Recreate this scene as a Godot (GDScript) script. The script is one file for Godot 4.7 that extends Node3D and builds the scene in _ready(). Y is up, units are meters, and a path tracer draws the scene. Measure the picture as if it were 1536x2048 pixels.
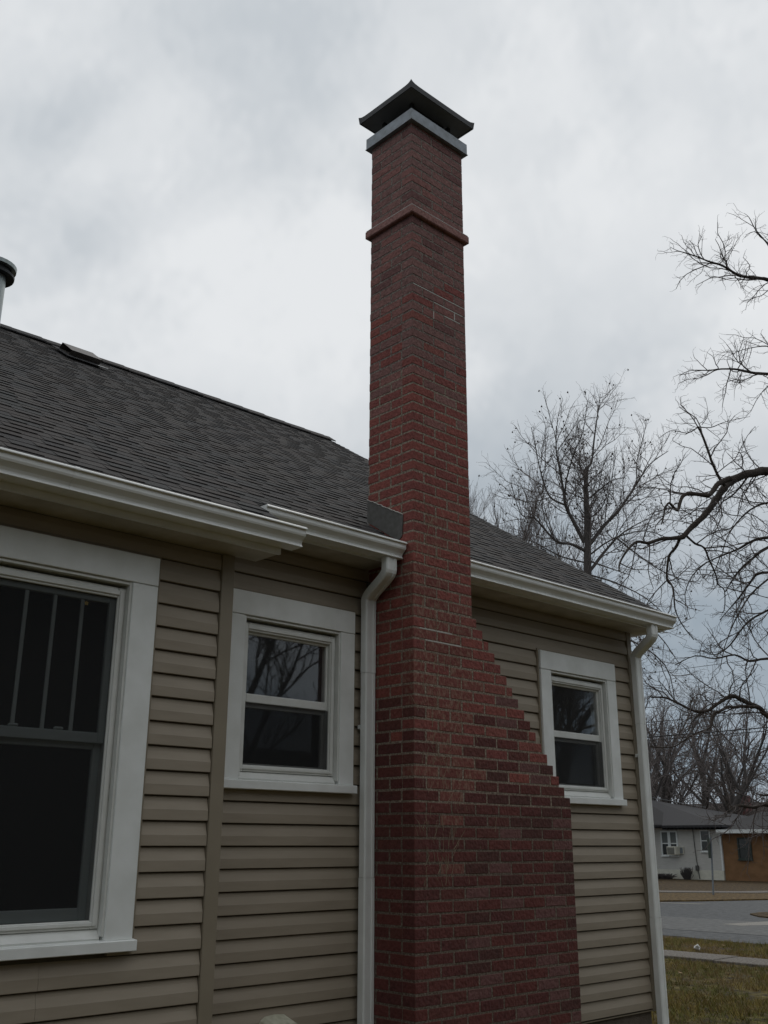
extends Node3D

const C := 0.1143          # exposure of one siding board
const L0 := 1.5256         # height of one butt line of the siding
const K := 0.652           # rise of the roof for each metre of run
const SEAM := 2.09        # where the lower boards of the wing are lapped
const BR := 0.0672         # one course of bricks with its joint

var M := {}
var rng := RandomNumberGenerator.new()


class Shape:
	var v := PackedVector3Array()
	var n := PackedVector3Array()
	var c := PackedColorArray()
	var ix := PackedInt32Array()
	var tint := Color.WHITE

	func tri(a: Vector3, b: Vector3, d: Vector3) -> void:
		var m := (b - a).cross(d - a).normalized()
		var k := v.size()
		v.append(a); v.append(d); v.append(b)
		for i in 3:
			n.append(m)
			c.append(tint)
			ix.append(k + i)

	func quad(a: Vector3, b: Vector3, d: Vector3, e: Vector3) -> void:
		var m := (d - a).cross(e - b).normalized()
		var k := v.size()
		v.append(a); v.append(b); v.append(d); v.append(e)
		for i in 4:
			n.append(m)
			c.append(tint)
		ix.append(k); ix.append(k + 2); ix.append(k + 1)
		ix.append(k); ix.append(k + 3); ix.append(k + 2)

	func box(x0: float, x1: float, y0: float, y1: float, z0: float, z1: float) -> void:
		cham(Vector3(x0, y0, z0), Vector3(x1, y1, z1), 0.0)

	func cham(lo: Vector3, hi: Vector3, e: float) -> void:
		# a box with its edges cut by e
		var ax := [Vector3.RIGHT, Vector3.UP, Vector3.BACK]
		var mid := (lo + hi) / 2.0
		var h := (hi - lo) / 2.0
		for a in 3:
			var b := (a + 1) % 3
			var d := (a + 2) % 3
			for s in [-1.0, 1.0]:
				var o: Vector3 = mid + ax[a] * h[a] * s
				var u: Vector3 = ax[b] * (h[b] - e)
				var w: Vector3 = ax[d] * (h[d] - e)
				if s > 0:
					quad(o - u - w, o + u - w, o + u + w, o - u + w)
				else:
					quad(o - u - w, o - u + w, o + u + w, o + u - w)
		if e <= 0.0:
			return
		for a in 3:
			var b := (a + 1) % 3
			var d := (a + 2) % 3
			for s in [-1.0, 1.0]:
				for t in [-1.0, 1.0]:
					var p: Vector3 = mid + ax[b] * h[b] * s + ax[d] * (h[d] - e) * t
					var q: Vector3 = mid + ax[b] * (h[b] - e) * s + ax[d] * h[d] * t
					var w: Vector3 = ax[a] * (h[a] - e)
					if s * t > 0:
						quad(p - w, q - w, q + w, p + w)
					else:
						quad(p - w, p + w, q + w, q - w)
		for s in [-1.0, 1.0]:
			for t in [-1.0, 1.0]:
				for r in [-1.0, 1.0]:
					var g := Vector3(s, t, r)
					var p1 := mid + Vector3(h.x, h.y - e, h.z - e) * g
					var p2 := mid + Vector3(h.x - e, h.y, h.z - e) * g
					var p3 := mid + Vector3(h.x - e, h.y - e, h.z) * g
					if s * t * r > 0:
						tri(p1, p2, p3)
					else:
						tri(p1, p3, p2)

	func prism(poly: PackedVector2Array, o: Vector3, ux: Vector3, uy: Vector3, along: Vector3, caps := true) -> void:
		var p := poly.duplicate()
		var area := 0.0
		for i in p.size():
			area += p[i].cross(p[(i + 1) % p.size()])
		if (area < 0.0) != (ux.cross(uy).dot(along) < 0.0):
			p.reverse()
		var q := PackedVector3Array()
		for a in p:
			q.append(o + ux * a.x + uy * a.y)
		for i in q.size():
			var j := (i + 1) % q.size()
			quad(q[i], q[j], q[j] + along, q[i] + along)
		if caps:
			var t := Geometry2D.triangulate_polygon(p)
			for i in range(0, t.size(), 3):
				var a := q[t[i]]
				var b := q[t[i + 1]]
				var d := q[t[i + 2]]
				if (b - a).cross(d - a).dot(along) > 0.0:
					tri(a, d, b)
					tri(a + along, b + along, d + along)
				else:
					tri(a, b, d)
					tri(a + along, d + along, b + along)

	func tube(pts: PackedVector3Array, r0: float, r1: float, sides: int, bumps := 0.0) -> void:
		var base := v.size()
		var last := pts.size() - 1
		var side := Vector3.ZERO
		for i in pts.size():
			var t := (pts[mini(i + 1, last)] - pts[maxi(i - 1, 0)]).normalized()
			if side == Vector3.ZERO:
				side = t.cross(Vector3(0.31, 0.12, 0.94)).normalized()
			side = (side - t * side.dot(t)).normalized()
			var up := t.cross(side)
			var r := lerpf(r0, r1, float(i) / last)
			for k in sides:
				var a := TAU * k / sides
				var d := side * cos(a) + up * sin(a)
				var rr := r * (1.0 + bumps * sin(a * 2.0 + i * 1.7) * 0.6 + bumps * sin(a * 3.0 - i * 2.3) * 0.5)
				v.append(pts[i] + d * rr)
				n.append(d)
				c.append(tint)
		for i in last:
			for k in sides:
				var a := base + i * sides + k
				var b := base + i * sides + (k + 1) % sides
				ix.append(a); ix.append(b + sides); ix.append(b)
				ix.append(a); ix.append(a + sides); ix.append(b + sides)

	func lathe(prof: PackedVector2Array, o: Vector3, sides: int) -> void:
		# prof: (radius, height) from the bottom up
		for i in prof.size() - 1:
			for k in sides:
				var a := TAU * k / sides
				var b := TAU * (k + 1) / sides
				var da := Vector3(cos(a), 0, -sin(a))
				var db := Vector3(cos(b), 0, -sin(b))
				var p := prof[i]
				var q := prof[i + 1]
				quad(o + da * p.x + Vector3.UP * p.y, o + db * p.x + Vector3.UP * p.y, o + db * q.x + Vector3.UP * q.y, o + da * q.x + Vector3.UP * q.y)

	func mesh() -> ArrayMesh:
		var m := ArrayMesh.new()
		onto(m, null)
		return m

	func onto(m: ArrayMesh, material: Material) -> void:
		var a := []
		a.resize(Mesh.ARRAY_MAX)
		a[Mesh.ARRAY_VERTEX] = v
		a[Mesh.ARRAY_NORMAL] = n
		a[Mesh.ARRAY_COLOR] = c
		a[Mesh.ARRAY_INDEX] = ix
		m.add_surface_from_arrays(Mesh.PRIMITIVE_TRIANGLES, a)
		if material:
			m.surface_set_material(m.get_surface_count() - 1, material)


func lin(r: float, g: float, b: float, a := 1.0) -> Color:
	var k := Color(r, g, b).linear_to_srgb()
	k.a = a
	return k


func noise_tex(freq: float, lo: Color, hi: Color, oct := 4, seed_ := 1, size := 512, normal := false, strength := 4.0, mid := -1.0) -> NoiseTexture2D:
	var f := FastNoiseLite.new()
	f.seed = seed_
	f.noise_type = FastNoiseLite.TYPE_SIMPLEX_SMOOTH
	f.frequency = freq
	f.fractal_octaves = oct
	var t := NoiseTexture2D.new()
	t.width = size
	t.height = size
	t.seamless = true
	t.noise = f
	if normal:
		t.as_normal_map = true
		t.bump_strength = strength
	else:
		var g := Gradient.new()
		g.set_color(0, lo)
		g.set_color(1, hi)
		if mid > 0.0:
			g.set_offset(0, mid)
		t.color_ramp = g
	return t


func blotch(stops: Array, freq: float, seed_: int) -> NoiseTexture2D:
	var t := noise_tex(freq, Color.BLACK, Color.WHITE, 6, seed_, 1024)
	var g := Gradient.new()
	g.offsets = PackedFloat32Array(stops.map(func(s): return s[0]))
	g.colors = PackedColorArray(stops.map(func(s): return s[1]))
	t.color_ramp = g
	return t


func mat(called: String, col: Color, rough: float, tex: Texture2D = null, nrm: Texture2D = null, uv := Vector3.ONE, nscale := 0.5, metal := 0.0) -> StandardMaterial3D:
	var m := StandardMaterial3D.new()
	m.resource_name = called
	m.albedo_color = col
	m.roughness = rough
	m.metallic = metal
	if tex:
		m.albedo_texture = tex
	if nrm:
		m.normal_enabled = true
		m.normal_texture = nrm
		m.normal_scale = nscale
	if tex or nrm:
		m.uv1_triplanar = true
		m.uv1_world_triplanar = true
		m.uv1_scale = uv
	M[called] = m
	return m


func where(o: Node3D) -> Vector3:
	var p := Vector3.ZERO
	var k: Node = o
	while k is Node3D and k != self:
		p += k.position
		k = k.get_parent()
	return p


func thing(called: String, label: String, category: String, at: Vector3, group := "") -> Node3D:
	var o := Node3D.new()
	o.name = called
	add_child(o, true)
	o.position = at
	tag(o, label, category, group)
	return o


func tag(o: Node, label: String, category: String, group := "") -> void:
	o.set_meta("label", label)
	o.set_meta("category", category)
	if group:
		o.set_meta("group", group)


func put(called: String, s: Shape, m: Material, parent: Node3D = null, stuff := false) -> MeshInstance3D:
	# a shape in world coordinates becomes one named mesh under its parent
	var o := MeshInstance3D.new()
	o.name = called
	o.mesh = s.mesh()
	o.material_override = m
	if parent:
		parent.add_child(o, true)
		o.position = -where(parent)
	else:
		add_child(o, true)
	if stuff:
		o.set_meta("kind", "stuff")
	return o


func put_mesh(called: String, mesh: Mesh, m: Material, parent: Node3D, at: Transform3D) -> MeshInstance3D:
	var o := MeshInstance3D.new()
	o.name = called
	o.mesh = mesh
	o.material_override = m
	parent.add_child(o, true)
	at.origin -= where(parent)
	o.transform = at
	return o


func group_part(called: String, parent: Node3D) -> Node3D:
	var o := Node3D.new()
	o.name = called
	parent.add_child(o, true)
	return o


func one_box(x0: float, x1: float, y0: float, y1: float, z0: float, z1: float, e := 0.0) -> Shape:
	var s := Shape.new()
	s.cham(Vector3(minf(x0, x1), y0, z0), Vector3(maxf(x0, x1), y1, z1), e)
	return s


func structure(called: String, s: Shape, m: Material, label: String) -> void:
	var o := put(called, s, m)
	o.set_meta("kind", "structure")
	o.set_meta("label", label)


func roof_y(z: float) -> float:
	return 3.361 - K * (z - 0.272)


func _ready() -> void:
	rng.seed = 7
	# camera
	var cam := Camera3D.new()
	cam.name = "camera"
	cam.fov = 53.83
	cam.near = 0.05
	cam.far = 600.0
	add_child(cam)
	var yaw := Basis(Vector3.UP, -0.753185)
	cam.transform = Transform3D(yaw * Basis(Vector3.RIGHT, 0.316817) * Basis(Vector3.BACK, 0.002657), Vector3(0, 1.55, 4.65))
	cam.current = true
	# sky, light, exposure
	var env := Environment.new()
	env.background_mode = Environment.BG_SKY
	env.sky = Sky.new()
	env.sky.sky_material = overcast()
	env.background_energy_multiplier = 1.0
	env.tonemap_mode = Environment.TONE_MAPPER_LINEAR
	env.tonemap_exposure = 1.0
	env.sdfgi_enabled = true
	env.ssao_enabled = true
	env.ssil_enabled = true
	var we := WorldEnvironment.new()
	we.name = "world_environment"
	we.environment = env
	add_child(we)
	var sun := DirectionalLight3D.new()
	sun.name = "sun"
	sun.light_energy = 0.15
	sun.light_angular_distance = 20.0
	sun.light_color = Color(1.0, 0.98, 0.95)
	sun.shadow_enabled = true
	add_child(sun)
	var az := deg_to_rad(57.0)
	var el := deg_to_rad(44.0)
	sun.look_at_from_position(Vector3(sin(az) * cos(el), sin(el), -cos(az) * cos(el)) * 50.0, Vector3.ZERO)

	materials()
	ground()
	house()
	chimney()
	street()
	trees()
	litter()


func overcast() -> PanoramaSkyMaterial:
	var w := 1024
	var h := 512
	var big := FastNoiseLite.new()
	big.seed = 11
	big.frequency = 1.1
	big.fractal_octaves = 5
	big.domain_warp_enabled = true
	big.domain_warp_amplitude = 0.35
	big.domain_warp_frequency = 1.6
	var fine := FastNoiseLite.new()
	fine.seed = 5
	fine.frequency = 3.4
	fine.fractal_octaves = 4
	var im := Image.create(w, h, false, Image.FORMAT_RGBF)
	var dull := Color(0.238, 0.304, 0.368)
	var pale := Color(0.785, 0.805, 0.825)
	# broad thin and thick places in the cloud
	var gaps := []
	for g: Array in [[25, 26, 19, -0.25], [62, 15, 20, -0.20], [57, 34, 9, 0.07], [66, 40, 9, -0.09], [22, 39, 12, 0.05]]:
		var ga := deg_to_rad(g[0])
		var ge := deg_to_rad(g[1])
		gaps.append([Vector3(sin(ga) * cos(ge), sin(ge), -cos(ga) * cos(ge)), deg_to_rad(g[2]), g[3]])
	for y in h:
		var e := PI * (0.5 - (y + 0.5) / h)
		var deg := rad_to_deg(e)
		# an overcast sky: dull and bluish low down, bright towards the top
		var base := 0.315 + 0.360 * smoothstep(7.0, 36.0, deg) + 0.12 * (1.0 - smoothstep(0.0, 7.0, deg))
		for x in w:
			var a := TAU * ((x + 0.5) / w - 0.5)
			var d := Vector3(sin(a) * cos(e), sin(e), -cos(a) * cos(e))
			var q := Vector3(d.x, d.y * 1.5, d.z)
			var l := base + big.get_noise_3dv(q) * 0.33 + fine.get_noise_3dv(q) * 0.055
			for g: Array in gaps:
				l += g[2] * smoothstep(cos(g[1]), 1.0, d.dot(g[0]))
			l = clampf(l, 0.2, 0.84)
			var t := clampf((l - 0.25) / 0.5, 0.0, 1.0)
			im.set_pixel(x, y, dull.lerp(pale, t))
	var m := PanoramaSkyMaterial.new()
	m.panorama = ImageTexture.create_from_image(im)
	return m


func materials() -> void:
	var grime := noise_tex(0.012, Color(0.80, 0.79, 0.76), Color.WHITE, 5, 3, 512)
	var faint := noise_tex(0.01, Color(0.93, 0.93, 0.92), Color.WHITE, 4, 4, 512)
	var speck := noise_tex(0.03, Color(0.62, 0.58, 0.56), Color.WHITE, 5, 6, 512, false, 0, 0.25)
	var grain := noise_tex(0.06, Color.BLACK, Color.WHITE, 4, 8, 512, true, 6.0)
	var soft := noise_tex(0.02, Color.BLACK, Color.WHITE, 3, 9, 256, true, 3.0)
	var patch := noise_tex(0.014, Color(0.30, 0.24, 0.14), Color(1.0, 0.98, 0.88), 6, 12, 1024)
	M["grain"] = grain
	mat("siding", lin(0.345, 0.292, 0.224), 0.62, faint, soft, Vector3(0.5, 3.0, 0.5), 0.12)
	mat("siding_trim", lin(0.275, 0.232, 0.168), 0.6, faint, null, Vector3(0.6, 0.6, 0.6))
	mat("white", lin(0.86, 0.88, 0.86), 0.5, faint, soft, Vector3(0.8, 0.8, 0.8), 0.1)
	mat("vinyl", lin(0.76, 0.77, 0.74), 0.45, faint, null, Vector3(1.3, 1.3, 1.3))
	mat("gutter", lin(0.86, 0.87, 0.85), 0.38, faint, null, Vector3(0.7, 1.6, 0.7))
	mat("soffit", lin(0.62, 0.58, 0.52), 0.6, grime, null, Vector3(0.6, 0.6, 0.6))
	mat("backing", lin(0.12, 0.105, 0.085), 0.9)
	mat("room", lin(0.10, 0.095, 0.09), 0.9)
	mat("mortar", lin(0.45, 0.39, 0.31), 0.95, speck, grain, Vector3(3, 3, 3), 0.8)
	# bricks: blotched red-brown, brighter at mid height, darker low down from damp and from painted shade,
	# grey and sooty high up, and chalky with old residue down the middle of the front
	var base_red := blotch([[0.0, lin(0.60, 0.56, 0.54)], [0.5, lin(0.86, 0.86, 0.85)], [1.0, Color.WHITE]], 0.02, 14)
	var chalk := blotch([[0.0, lin(0.21, 0.060, 0.050)], [0.42, lin(0.25, 0.078, 0.062)], [0.62, lin(0.29, 0.130, 0.098)], [1.0, lin(0.38, 0.27, 0.20)]], 0.016, 15)
	var big := Vector3(1.1, 0.9, 1.1)
	var sets := {"mid": [[0.262, 0.073, 0.057], [0.242, 0.067, 0.054], [0.28, 0.078, 0.060], [0.228, 0.064, 0.053], [0.258, 0.081, 0.063]],
		"low": [[0.132, 0.035, 0.028], [0.120, 0.032, 0.027], [0.146, 0.038, 0.030], [0.112, 0.032, 0.027], [0.132, 0.040, 0.031]],  # damp tone with the shade near the foot painted in
		"high": [[0.255, 0.122, 0.106], [0.235, 0.112, 0.098], [0.262, 0.110, 0.094], [0.225, 0.114, 0.101], [0.215, 0.102, 0.09]]}
	for k: String in sets:
		for i in 5:
			var tn: Array = sets[k][i]
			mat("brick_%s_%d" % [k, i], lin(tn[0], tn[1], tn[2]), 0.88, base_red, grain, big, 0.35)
	mat("brick_chalk_0", lin(0.76, 0.75, 0.74), 0.92, chalk, grain, Vector3(1.7, 1.0, 1.7), 0.35)
	mat("brick_chalk_1", lin(0.66, 0.63, 0.62), 0.92, chalk, grain, Vector3(1.7, 1.0, 1.7), 0.35)
	mat("brick_chalk_2", lin(0.75, 0.71, 0.69), 0.92, chalk, grain, Vector3(1.7, 1.0, 1.7), 0.35)
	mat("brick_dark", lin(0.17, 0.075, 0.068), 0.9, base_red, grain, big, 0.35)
	mat("brick_grey", lin(0.30, 0.15, 0.13), 0.9, base_red, grain, big, 0.35)
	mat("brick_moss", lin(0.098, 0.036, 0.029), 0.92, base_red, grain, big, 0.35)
	mat("mortar_high", lin(0.34, 0.295, 0.26), 0.95, speck, grain, Vector3(3, 3, 3), 0.8)
	mat("mortar_low", lin(0.28, 0.235, 0.185), 0.95, speck, grain, Vector3(3, 3, 3), 0.8)  # damp mortar, darkened further by painted shade
	mat("residue", lin(0.34, 0.28, 0.19), 0.95)
	mat("lid_underside", lin(0.17, 0.175, 0.18), 0.6)
	mat("galvanised", lin(0.265, 0.295, 0.33), 0.48, grime, null, Vector3(2, 2, 2), 0.5, 0.35)
	mat("dark_metal", lin(0.032, 0.034, 0.036), 0.55, grime, null, Vector3(3, 3, 3), 0.5, 0.3)
	mat("flashing", lin(0.12, 0.117, 0.11), 0.6, grime, null, Vector3(3, 3, 3), 0.5, 0.2)
	mat("caulk", lin(0.5, 0.48, 0.44), 0.8)
	mat("pipe_metal", lin(0.42, 0.47, 0.47), 0.42, grime, null, Vector3(4, 1, 4), 0.5, 0.5)
	mat("vent_plastic", lin(0.16, 0.145, 0.135), 0.6, grime, null, Vector3(3, 3, 3))
	mat("white_paint", lin(0.8, 0.8, 0.78), 0.5)
	var roofs := [[0.066, 0.064, 0.064], [0.055, 0.056, 0.059], [0.078, 0.072, 0.069], [0.060, 0.066, 0.068], [0.088, 0.084, 0.082], [0.068, 0.060, 0.057]]
	for i in roofs.size():
		var t: Array = roofs[i]
		mat("shingle_%d" % i, lin(t[0], t[1], t[2]), 0.93, speck, grain, Vector3(5, 5, 5), 0.6)
	var all := mat("shingle_all", Color.WHITE, 0.93, speck, grain, Vector3(5, 5, 5), 0.6)
	all.vertex_color_use_as_albedo = true
	mat("deck", lin(0.03, 0.03, 0.03), 0.95)
	var gl := mat("glass", lin(0.16, 0.17, 0.17, 0.09), 0.02)
	gl.transparency = BaseMaterial3D.TRANSPARENCY_ALPHA
	gl.metallic_specular = 0.6
	var sc := mat("screen", lin(0.010, 0.011, 0.012, 0.42), 0.8)
	sc.transparency = BaseMaterial3D.TRANSPARENCY_ALPHA
	mat("sash_dim", lin(0.70, 0.78, 0.76), 0.5)
	mat("concrete", lin(0.30, 0.285, 0.25), 0.9, speck, grain, Vector3(1.5, 1.5, 1.5), 0.5)
	mat("foundation", lin(0.15, 0.125, 0.10), 0.9, grime, grain, Vector3(2, 2, 2), 0.5)
	mat("asphalt", lin(0.115, 0.118, 0.118), 0.85, noise_tex(0.02, Color(0.7, 0.7, 0.7), Color.WHITE, 6, 21, 512), grain, Vector3(0.45, 0.45, 0.45), 0.4)
	mat("old_asphalt", lin(0.165, 0.165, 0.158), 0.85, noise_tex(0.02, Color(0.7, 0.7, 0.7), Color.WHITE, 6, 22, 512), grain, Vector3(0.5, 0.5, 0.5), 0.4)
	mat("road_paint", lin(0.42, 0.42, 0.38), 0.8, speck, null, Vector3(3, 3, 3))
	mat("lawn", lin(0.20, 0.168, 0.045), 0.95, patch, grain, Vector3(0.3, 0.3, 0.3), 1.0)
	mat("dead_lawn", lin(0.15, 0.098, 0.03), 0.95, patch, grain, Vector3(0.4, 0.4, 0.4), 1.0)
	mat("tan_verge", lin(0.27, 0.188, 0.08), 0.95, patch, grain, Vector3(0.5, 0.5, 0.5), 1.0)
	mat("bark", lin(0.088, 0.072, 0.058), 0.95, speck, grain, Vector3(2.0, 2.0, 2.0), 1.0)
	mat("bark_far", lin(0.085, 0.074, 0.068), 0.95)
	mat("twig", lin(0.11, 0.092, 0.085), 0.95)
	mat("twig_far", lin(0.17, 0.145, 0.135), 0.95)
	mat("seed_ball", lin(0.05, 0.037, 0.027), 0.95)
	mat("wire", lin(0.03, 0.03, 0.032), 0.7)
	mat("pole_wood", lin(0.12, 0.09, 0.07), 0.9, speck, null, Vector3(2, 0.3, 2))
	mat("grey_wall", lin(0.62, 0.595, 0.55), 0.75, faint, null, Vector3(0.5, 3, 0.5))
	mat("cream_base", lin(0.74, 0.71, 0.60), 0.9, faint, null, Vector3(1, 1, 1))
	mat("far_roof_pale", lin(0.085, 0.088, 0.096), 0.95, speck, null, Vector3(1.2, 1.2, 1.2))
	mat("far_roof", lin(0.046, 0.047, 0.05), 0.95, speck, null, Vector3(1.2, 1.2, 1.2))
	mat("far_roof_brown", lin(0.055, 0.04, 0.036), 0.95, speck, null, Vector3(1.2, 1.2, 1.2))
	mat("orange_wall", lin(0.28, 0.15, 0.068), 0.85, noise_tex(0.02, Color(0.85, 0.83, 0.80), Color.WHITE, 5, 31, 256), null, Vector3(0.3, 0.5, 0.3))
	mat("dark_pane", lin(0.03, 0.035, 0.035), 0.12)
	mat("green_frame", lin(0.04, 0.05, 0.04), 0.6)
	mat("curtain", lin(0.16, 0.17, 0.16), 0.8)
	mat("neighbour_wall", lin(0.13, 0.105, 0.085), 0.85, grime, null, Vector3(1, 1, 1))
	mat("hood", lin(0.62, 0.62, 0.5), 0.55, grime, null, Vector3(3, 3, 3))
	mat("paper", lin(0.85, 0.85, 0.83), 0.8)
	mat("leaf_gold", lin(0.42, 0.30, 0.10), 0.8)
	mat("leaf_dry", lin(0.30, 0.20, 0.11), 0.9)
	for k in 3:
		var g: Array = [[0.26, 0.20, 0.05], [0.15, 0.15, 0.034], [0.24, 0.17, 0.07]][k]
		mat("blade_%d" % k, lin(g[0], g[1], g[2]), 0.9)


func sheet(poly: PackedVector2Array, y: float) -> Shape:
	var s := Shape.new()
	var t := Geometry2D.triangulate_polygon(poly)
	for i in range(0, t.size(), 3):
		var p := []
		for j in 3:
			var q := poly[t[i + j]]
			p.append(Vector3(q.x, y, q.y))
		if (p[1] - p[0]).cross(p[2] - p[0]).y > 0:
			s.tri(p[0], p[1], p[2])
		else:
			s.tri(p[0], p[2], p[1])
	return s


func slab(poly: PackedVector2Array, y0: float, y1: float) -> Shape:
	var s := Shape.new()
	s.prism(poly, Vector3(0, y0, 0), Vector3.RIGHT, Vector3.BACK, Vector3.UP * (y1 - y0))
	return s


func ground() -> void:
	var s := Shape.new()
	s.quad(Vector3(-250, 0, 250), Vector3(300, 0, 250), Vector3(300, 0, -250), Vector3(-250, 0, -250))
	structure("lawn", s, M.lawn, "patchy olive and brown winter lawn round the house")
	structure("verge", sheet([Vector2(14.2, -60), Vector2(16.75, -60), Vector2(16.75, 40), Vector2(14.2, 40)], 0.006), M.dead_lawn, "dark dead grass strip between sidewalk and road")
	var road := PackedVector2Array([Vector2(16.7, -60), Vector2(16.75, -5.6), Vector2(16.45, -4.6), Vector2(16.6, -3.6), Vector2(16.6, 40), Vector2(60, 40), Vector2(60, 1.0), Vector2(34, -8.4), Vector2(29.3, -10.35), Vector2(27.0, -11.3), Vector2(25.6, -12.2), Vector2(24.6, -14), Vector2(24.2, -60)])
	structure("road", sheet(road, 0.012), M.asphalt, "grey asphalt road and junction beyond the lawn")
	var far := PackedVector2Array([Vector2(24.2, -60), Vector2(24.6, -14), Vector2(25.6, -12.2), Vector2(27.0, -11.3), Vector2(29.3, -10.35), Vector2(34, -8.4), Vector2(60, 1.0), Vector2(62, -2.5), Vector2(37, -10.6), Vector2(32, -12.2), Vector2(30.1, -14.4), Vector2(29, -60)])
	structure("far_verge", slab(far, 0.0, 0.05), M.tan_verge, "tan dry grass strip along the far kerb")
	var walk := PackedVector2Array([Vector2(29, -60), Vector2(30.1, -14.4), Vector2(32, -12.2), Vector2(37, -10.6), Vector2(62, -2.5), Vector2(62, -3.7), Vector2(37.3, -11.4), Vector2(32.6, -13.1), Vector2(31.1, -15), Vector2(30.2, -60)])
	structure("far_sidewalk", slab(walk, 0.0, 0.07), M.concrete, "thin pale line of the sidewalk across the road")
	var yard := PackedVector2Array([Vector2(30.2, -60), Vector2(31.1, -15), Vector2(32.6, -13.1), Vector2(37.3, -11.4), Vector2(62, -3.7), Vector2(120, -3.7), Vector2(120, -60)])
	structure("far_yard", sheet(yard, 0.02), M.dead_lawn, "brown dead grass in front of the grey and orange houses")
	var isl := PackedVector2Array([Vector2(22.95, -7.62), Vector2(22.35, -7.1), Vector2(22.05, -6.5), Vector2(21.9, -3.0), Vector2(26.5, -3.0), Vector2(24.6, -6.9), Vector2(24.1, -7.5), Vector2(23.5, -7.7)])
	structure("traffic_island", slab(isl, 0.0, 0.04), M.dead_lawn, "small island of dead grass out in the road")
	structure("paint_stripe", sheet([Vector2(19.85, -6.6), Vector2(21.2, -6.35), Vector2(24.6, -1.8), Vector2(24.2, -1.6), Vector2(20.6, -5.7), Vector2(19.75, -6.12)], 0.018), M.road_paint, "worn pale stripe tapering to a point on the road")
	structure("paint_line", sheet([Vector2(25.35, -12.2), Vector2(25.62, -12.0), Vector2(26.1, -10.4), Vector2(25.75, -10.55)], 0.018), M.road_paint, "short worn white line near the far kerb")
	structure("road_patch", sheet([Vector2(18.2, -60), Vector2(21.5, -60), Vector2(21.0, -6), Vector2(20.0, 40), Vector2(17.8, 40), Vector2(18.0, -8)], 0.016), M.old_asphalt, "paler worn wheel track along the road")
	# the near sidewalk: slabs side by side
	var root := group_part("sidewalk", self)
	root.position = Vector3(13.9, 0, -4)
	root.set_meta("kind", "structure")
	root.set_meta("label", "narrow pale concrete sidewalk across the lawn")
	for i in 16:
		var z := -14.0 + i * 1.2
		put("slab", one_box(13.55, 14.25, -0.05, 0.035 + 0.004 * (i % 3), z, z + 1.188, 0.008), M.concrete, root)
	put("long_slab", one_box(13.55, 14.25, -0.05, 0.035, 5.2, 40.0, 0.008), M.concrete, root)
	put("long_slab", one_box(13.55, 14.25, -0.05, 0.035, -60.0, -14.01, 0.008), M.concrete, root)
	# blades of grass where the lawn comes near
	for k in 3:
		var b := Shape.new()
		for j in 4:
			var a := j * 1.7 + k
			var o := Vector3(cos(a) * 0.02, 0, sin(a) * 0.02)
			var tip := o + Vector3(cos(a * 2.1) * 0.035, 0.04 + 0.012 * j, sin(a * 2.1) * 0.035)
			var w := Vector3(-sin(a), 0, cos(a)) * 0.004
			b.tri(o - w, o + w, tip)
		var mm := MultiMesh.new()
		mm.transform_format = MultiMesh.TRANSFORM_3D
		mm.mesh = b.mesh()
		var places: Array[Transform3D] = []
		var f := FastNoiseLite.new()
		f.seed = 40 + k
		f.frequency = 0.5
		for i in 26000:
			var x := rng.randf_range(7.4, 16.4)
			var z := rng.randf_range(-9.0, 3.0)
			if x > 13.45 and x < 14.35:
				continue
			if f.get_noise_2d(x, z) < -0.15:
				continue
			var sc := rng.randf_range(0.5, 1.25)
			places.append(Transform3D(Basis(Vector3.UP, rng.randf() * TAU).scaled(Vector3(sc, sc * rng.randf_range(0.5, 1.1), sc)), Vector3(x, 0.0, z)))
		mm.instance_count = places.size()
		for i in places.size():
			mm.set_instance_transform(i, places[i])
		var g := MultiMeshInstance3D.new()
		g.name = "grass"
		g.multimesh = mm
		g.material_override = M["blade_%d" % k]
		add_child(g, true)
		g.set_meta("kind", "stuff")
		tag(g, ["straw coloured winter grass blades on the lawn", "olive green grass blades in the lawn", "pale dry grass blades in the lawn"][k], "grass")


# ---------------------------------------------------------------- the house

func board_profile() -> PackedVector2Array:
	# (out from the wall, up): a dutch lap board, cove above, flat face below, butt at the bottom
	return PackedVector2Array([Vector2(0.001, 0.0085), Vector2(0.0185, 0.0078), Vector2(0.020, 0.010), Vector2(0.0192, 0.057), Vector2(0.0175, 0.062), Vector2(0.0115, 0.082), Vector2(0.0075, 0.096), Vector2(0.006, 0.105), Vector2(0.0045, C + 0.001), Vector2(0.001, C + 0.001)])


func boards(wall: Node3D, x0: float, x1: float, z: float, y0: float, y1: float, holes: Array) -> void:
	# one board a course from y0 up to y1, left out where a window opens
	var k0 := int(ceil((y0 - L0) / C - 0.02))
	var k := k0
	while L0 + k * C < y1:
		var y := L0 + k * C
		var runs := [[x0, x1]]
		for h: Rect2 in holes:
			if y + C > h.position.y and y < h.end.y:
				var next := []
				for r: Array in runs:
					if h.position.x >= r[1] or h.end.x <= r[0]:
						next.append(r)
						continue
					if h.position.x > r[0]:
						next.append([r[0], h.position.x])
					if h.end.x < r[1]:
						next.append([h.end.x, r[1]])
				runs = next
		for r: Array in runs:
			if r[1] - r[0] < 0.02:
				continue
			var prof := board_profile()
			if y + C > y1:
				var cut := PackedVector2Array()
				for p in prof:
					cut.append(Vector2(p.x, minf(p.y, maxf(y1 - y, 0.012))))
				prof = cut
			var s := Shape.new()
			var dy := rng.randf_range(-0.0008, 0.0008)
			s.prism(prof, Vector3(r[0] + 0.003, y + dy, z), Vector3.BACK, Vector3.UP, Vector3(r[1] - r[0] - 0.006, 0, 0))
			put("siding_board", s, M.siding, wall)
		k += 1


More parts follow.
